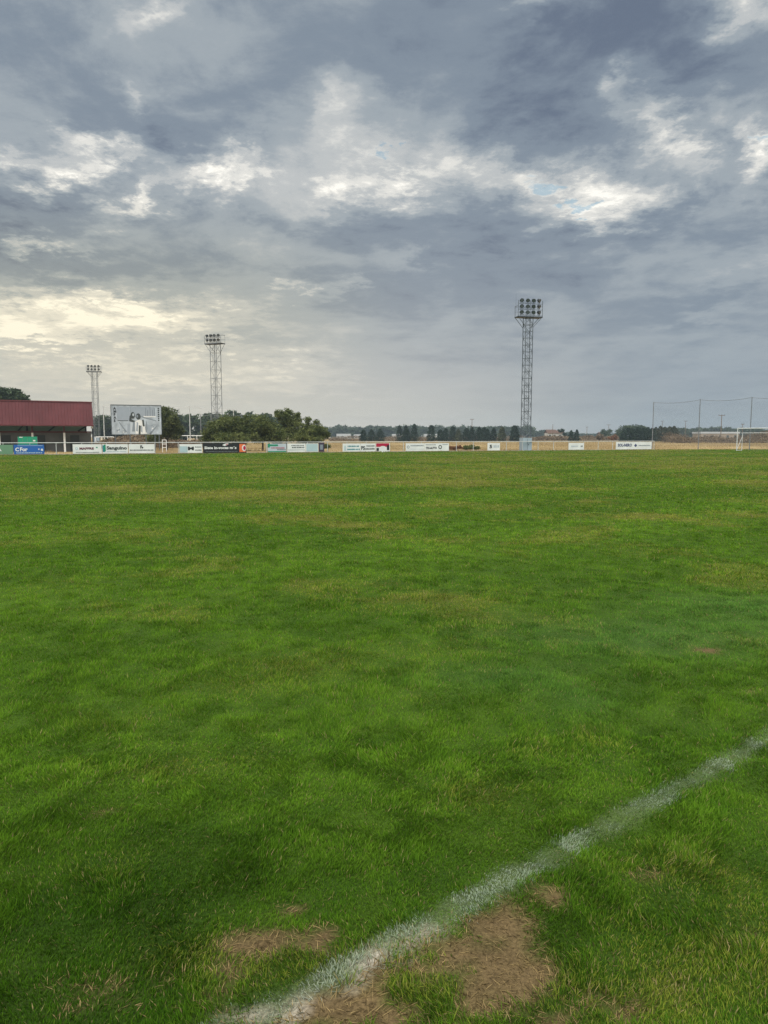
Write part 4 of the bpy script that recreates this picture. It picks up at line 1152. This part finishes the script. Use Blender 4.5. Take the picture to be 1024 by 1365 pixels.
wood('long low pine wood on the horizon behind the conifer row', [(425, 470, 567, 620), (465, 520, 567, 640), (500, 560, 566, 625), (552, 610, 566.5, 640), (600, 650, 567, 630), (640, 690, 568, 640), (668, 712, 567, 600), (700, 730, 573, 700), (722, 770, 575.5, 760), (765, 830, 578, 800)], 1.35, 22, per=300)
wood('low wood on the horizon seen through the net', [(896, 940, 570, 520), (930, 975, 569, 540), (960, 1015, 570, 530), (1000, 1075, 571, 520)], 1.1, 23, per=320)
tree('round_tree', 'pale rounded tree standing alone left of the hedge', 'tree', 809, 400, [(809, 577, 8, 5), (805, 579, 6, 4)], 1400, .7, PINE, 31, .2, clumps=20)
tree('broad_tree', 'broad hazy tree rising behind the left end of the hedge', 'tree', 838, 330, [(836, 573, 15, 7), (848, 573, 16, 6.5), (826, 577, 7, 6), (860, 577, 12, 6)], 3600, .6, PINE, 32, .25, clumps=34)
tree('reddish_bush', 'dark reddish bush on the dry field left of the round tree', 'bush', 799, 250, [(799, 583, 5, 4)], 700, .35, SCRUB, 33, .08)
tree('reddish_bush', 'rusty bush beside the left end of the hedge', 'bush', 818, 245, [(817, 583.5, 6, 3.5)], 700, .35, RUST, 34, .08)
tree('dark_bush', 'small dark tree beside the white farmhouse barn', 'bush', 748, 338, [(748, 574, 4, 3), (753, 579, 3, 3)], 700, .4, CONIF, 35, .1)

# dry scrub on the field: uncountable
def scrub(label, spec, size, seed, m, name='dry_scrub'):
    rng = np.random.default_rng(seed); out = []
    for (p0, p1, top, Y, n) in spec:
        H = at((p0 + p1) / 2, top, Y).z; x0, x1 = gx(p0, Y), gx(p1, Y)
        x = rng.uniform(x0, x1, n); y = Y + rng.uniform(-8, 8, n)
        hh = H * (.05 + 1.25 * sstep(fbm(x, y * .4, 9.0, 4, seed), .25, .85)); z = rng.random(n) ** .8 * np.clip(hh, .1, None)
        out.append(np.stack([x, y, z], 1))
    o = tri_mesh(name, leaf_tris(np.concatenate(out), size, rng, 0), 3, [(0, 1, 2)], m)
    tag(o, label, 'scrub', kind='stuff')
scrub('brown dry scrub on the field behind the goal and net', [(896, 1080, 578.5, 180, 16000), (930, 1080, 577, 205, 16000), (895, 960, 581, 190, 5000)], .24, 41, SCRUB)
scrub('greyish dry scrub in front of the white farmhouse', [(690, 830, 582.5, 280, 9000), (750, 820, 581, 300, 4000)], .45, 42, SCRUB)
scrub('brownish hedge bank behind the stand end and picture board', [(118, 225, 581.5, 100, 7000), (236, 276, 581.5, 105, 2500)], .22, 43, SCRUB)
scrub('low brown weeds along the foot of the conifer row', [(440, 700, 585.2, 262, 7000), (440, 700, 583, 330, 6000), (430, 700, 581.6, 455, 8000)], .4, 44, SCRUB)

def dry_grass():
    rng = np.random.default_rng(51); n = 230000
    u = rng.random(n); y = 60 * (300 / 60) ** u; x = (rng.random(n) * 2 - 1) * (.64 * y + 3)
    k = (y > pitch_end(x) + .1); x, y = x[k], y[k]; n = len(x)
    hn = fbm(x, y, 4.0, 4, 3.); h = (.06 + .30 * sstep(hn, .35, .8)) * (.5 + rng.random(n)); w = .010 * (y / 60)
    a = rng.uniform(0, 2 * pi, n); le = h * .5 * rng.random(n); b = rng.uniform(0, 2 * pi, n)
    r = np.stack([x, y, np.full(n, -.06)], 1); W = np.stack([np.cos(a) * w, np.sin(a) * w, 0 * w], 1); T = np.stack([np.cos(b) * le, np.sin(b) * le, h], 1)
    o = tri_mesh('dry_grass', np.stack([r - W, r + W, r + T], 1), 3, [(0, 1, 2)], DRYGRASS)
    tag(o, 'straw coloured dry grass covering the field beyond the rails', 'grass', kind='stuff')
dry_grass()

# ================================================================== haze
hm = bpy.data.materials.new('haze_air'); hm.use_nodes = True
hn_ = hm.node_tree.nodes; hn_.clear()
ho = hn_.new('ShaderNodeOutputMaterial'); hv = hn_.new('ShaderNodeVolumePrincipled')
hv.inputs['Color'].default_value = (.66, .82, .96, 1); hv.inputs['Density'].default_value = HAZE_DENSITY; hv.inputs['Anisotropy'].default_value = 0.2
hm.node_tree.links.new(hv.outputs[0], ho.inputs['Volume'])
hz_ = MB().box(-1100, 1100, -40, 1050, -1.2, 24).build('haze', hm)
tag(hz_, 'thin pale haze over the fields', 'haze', kind='stuff')
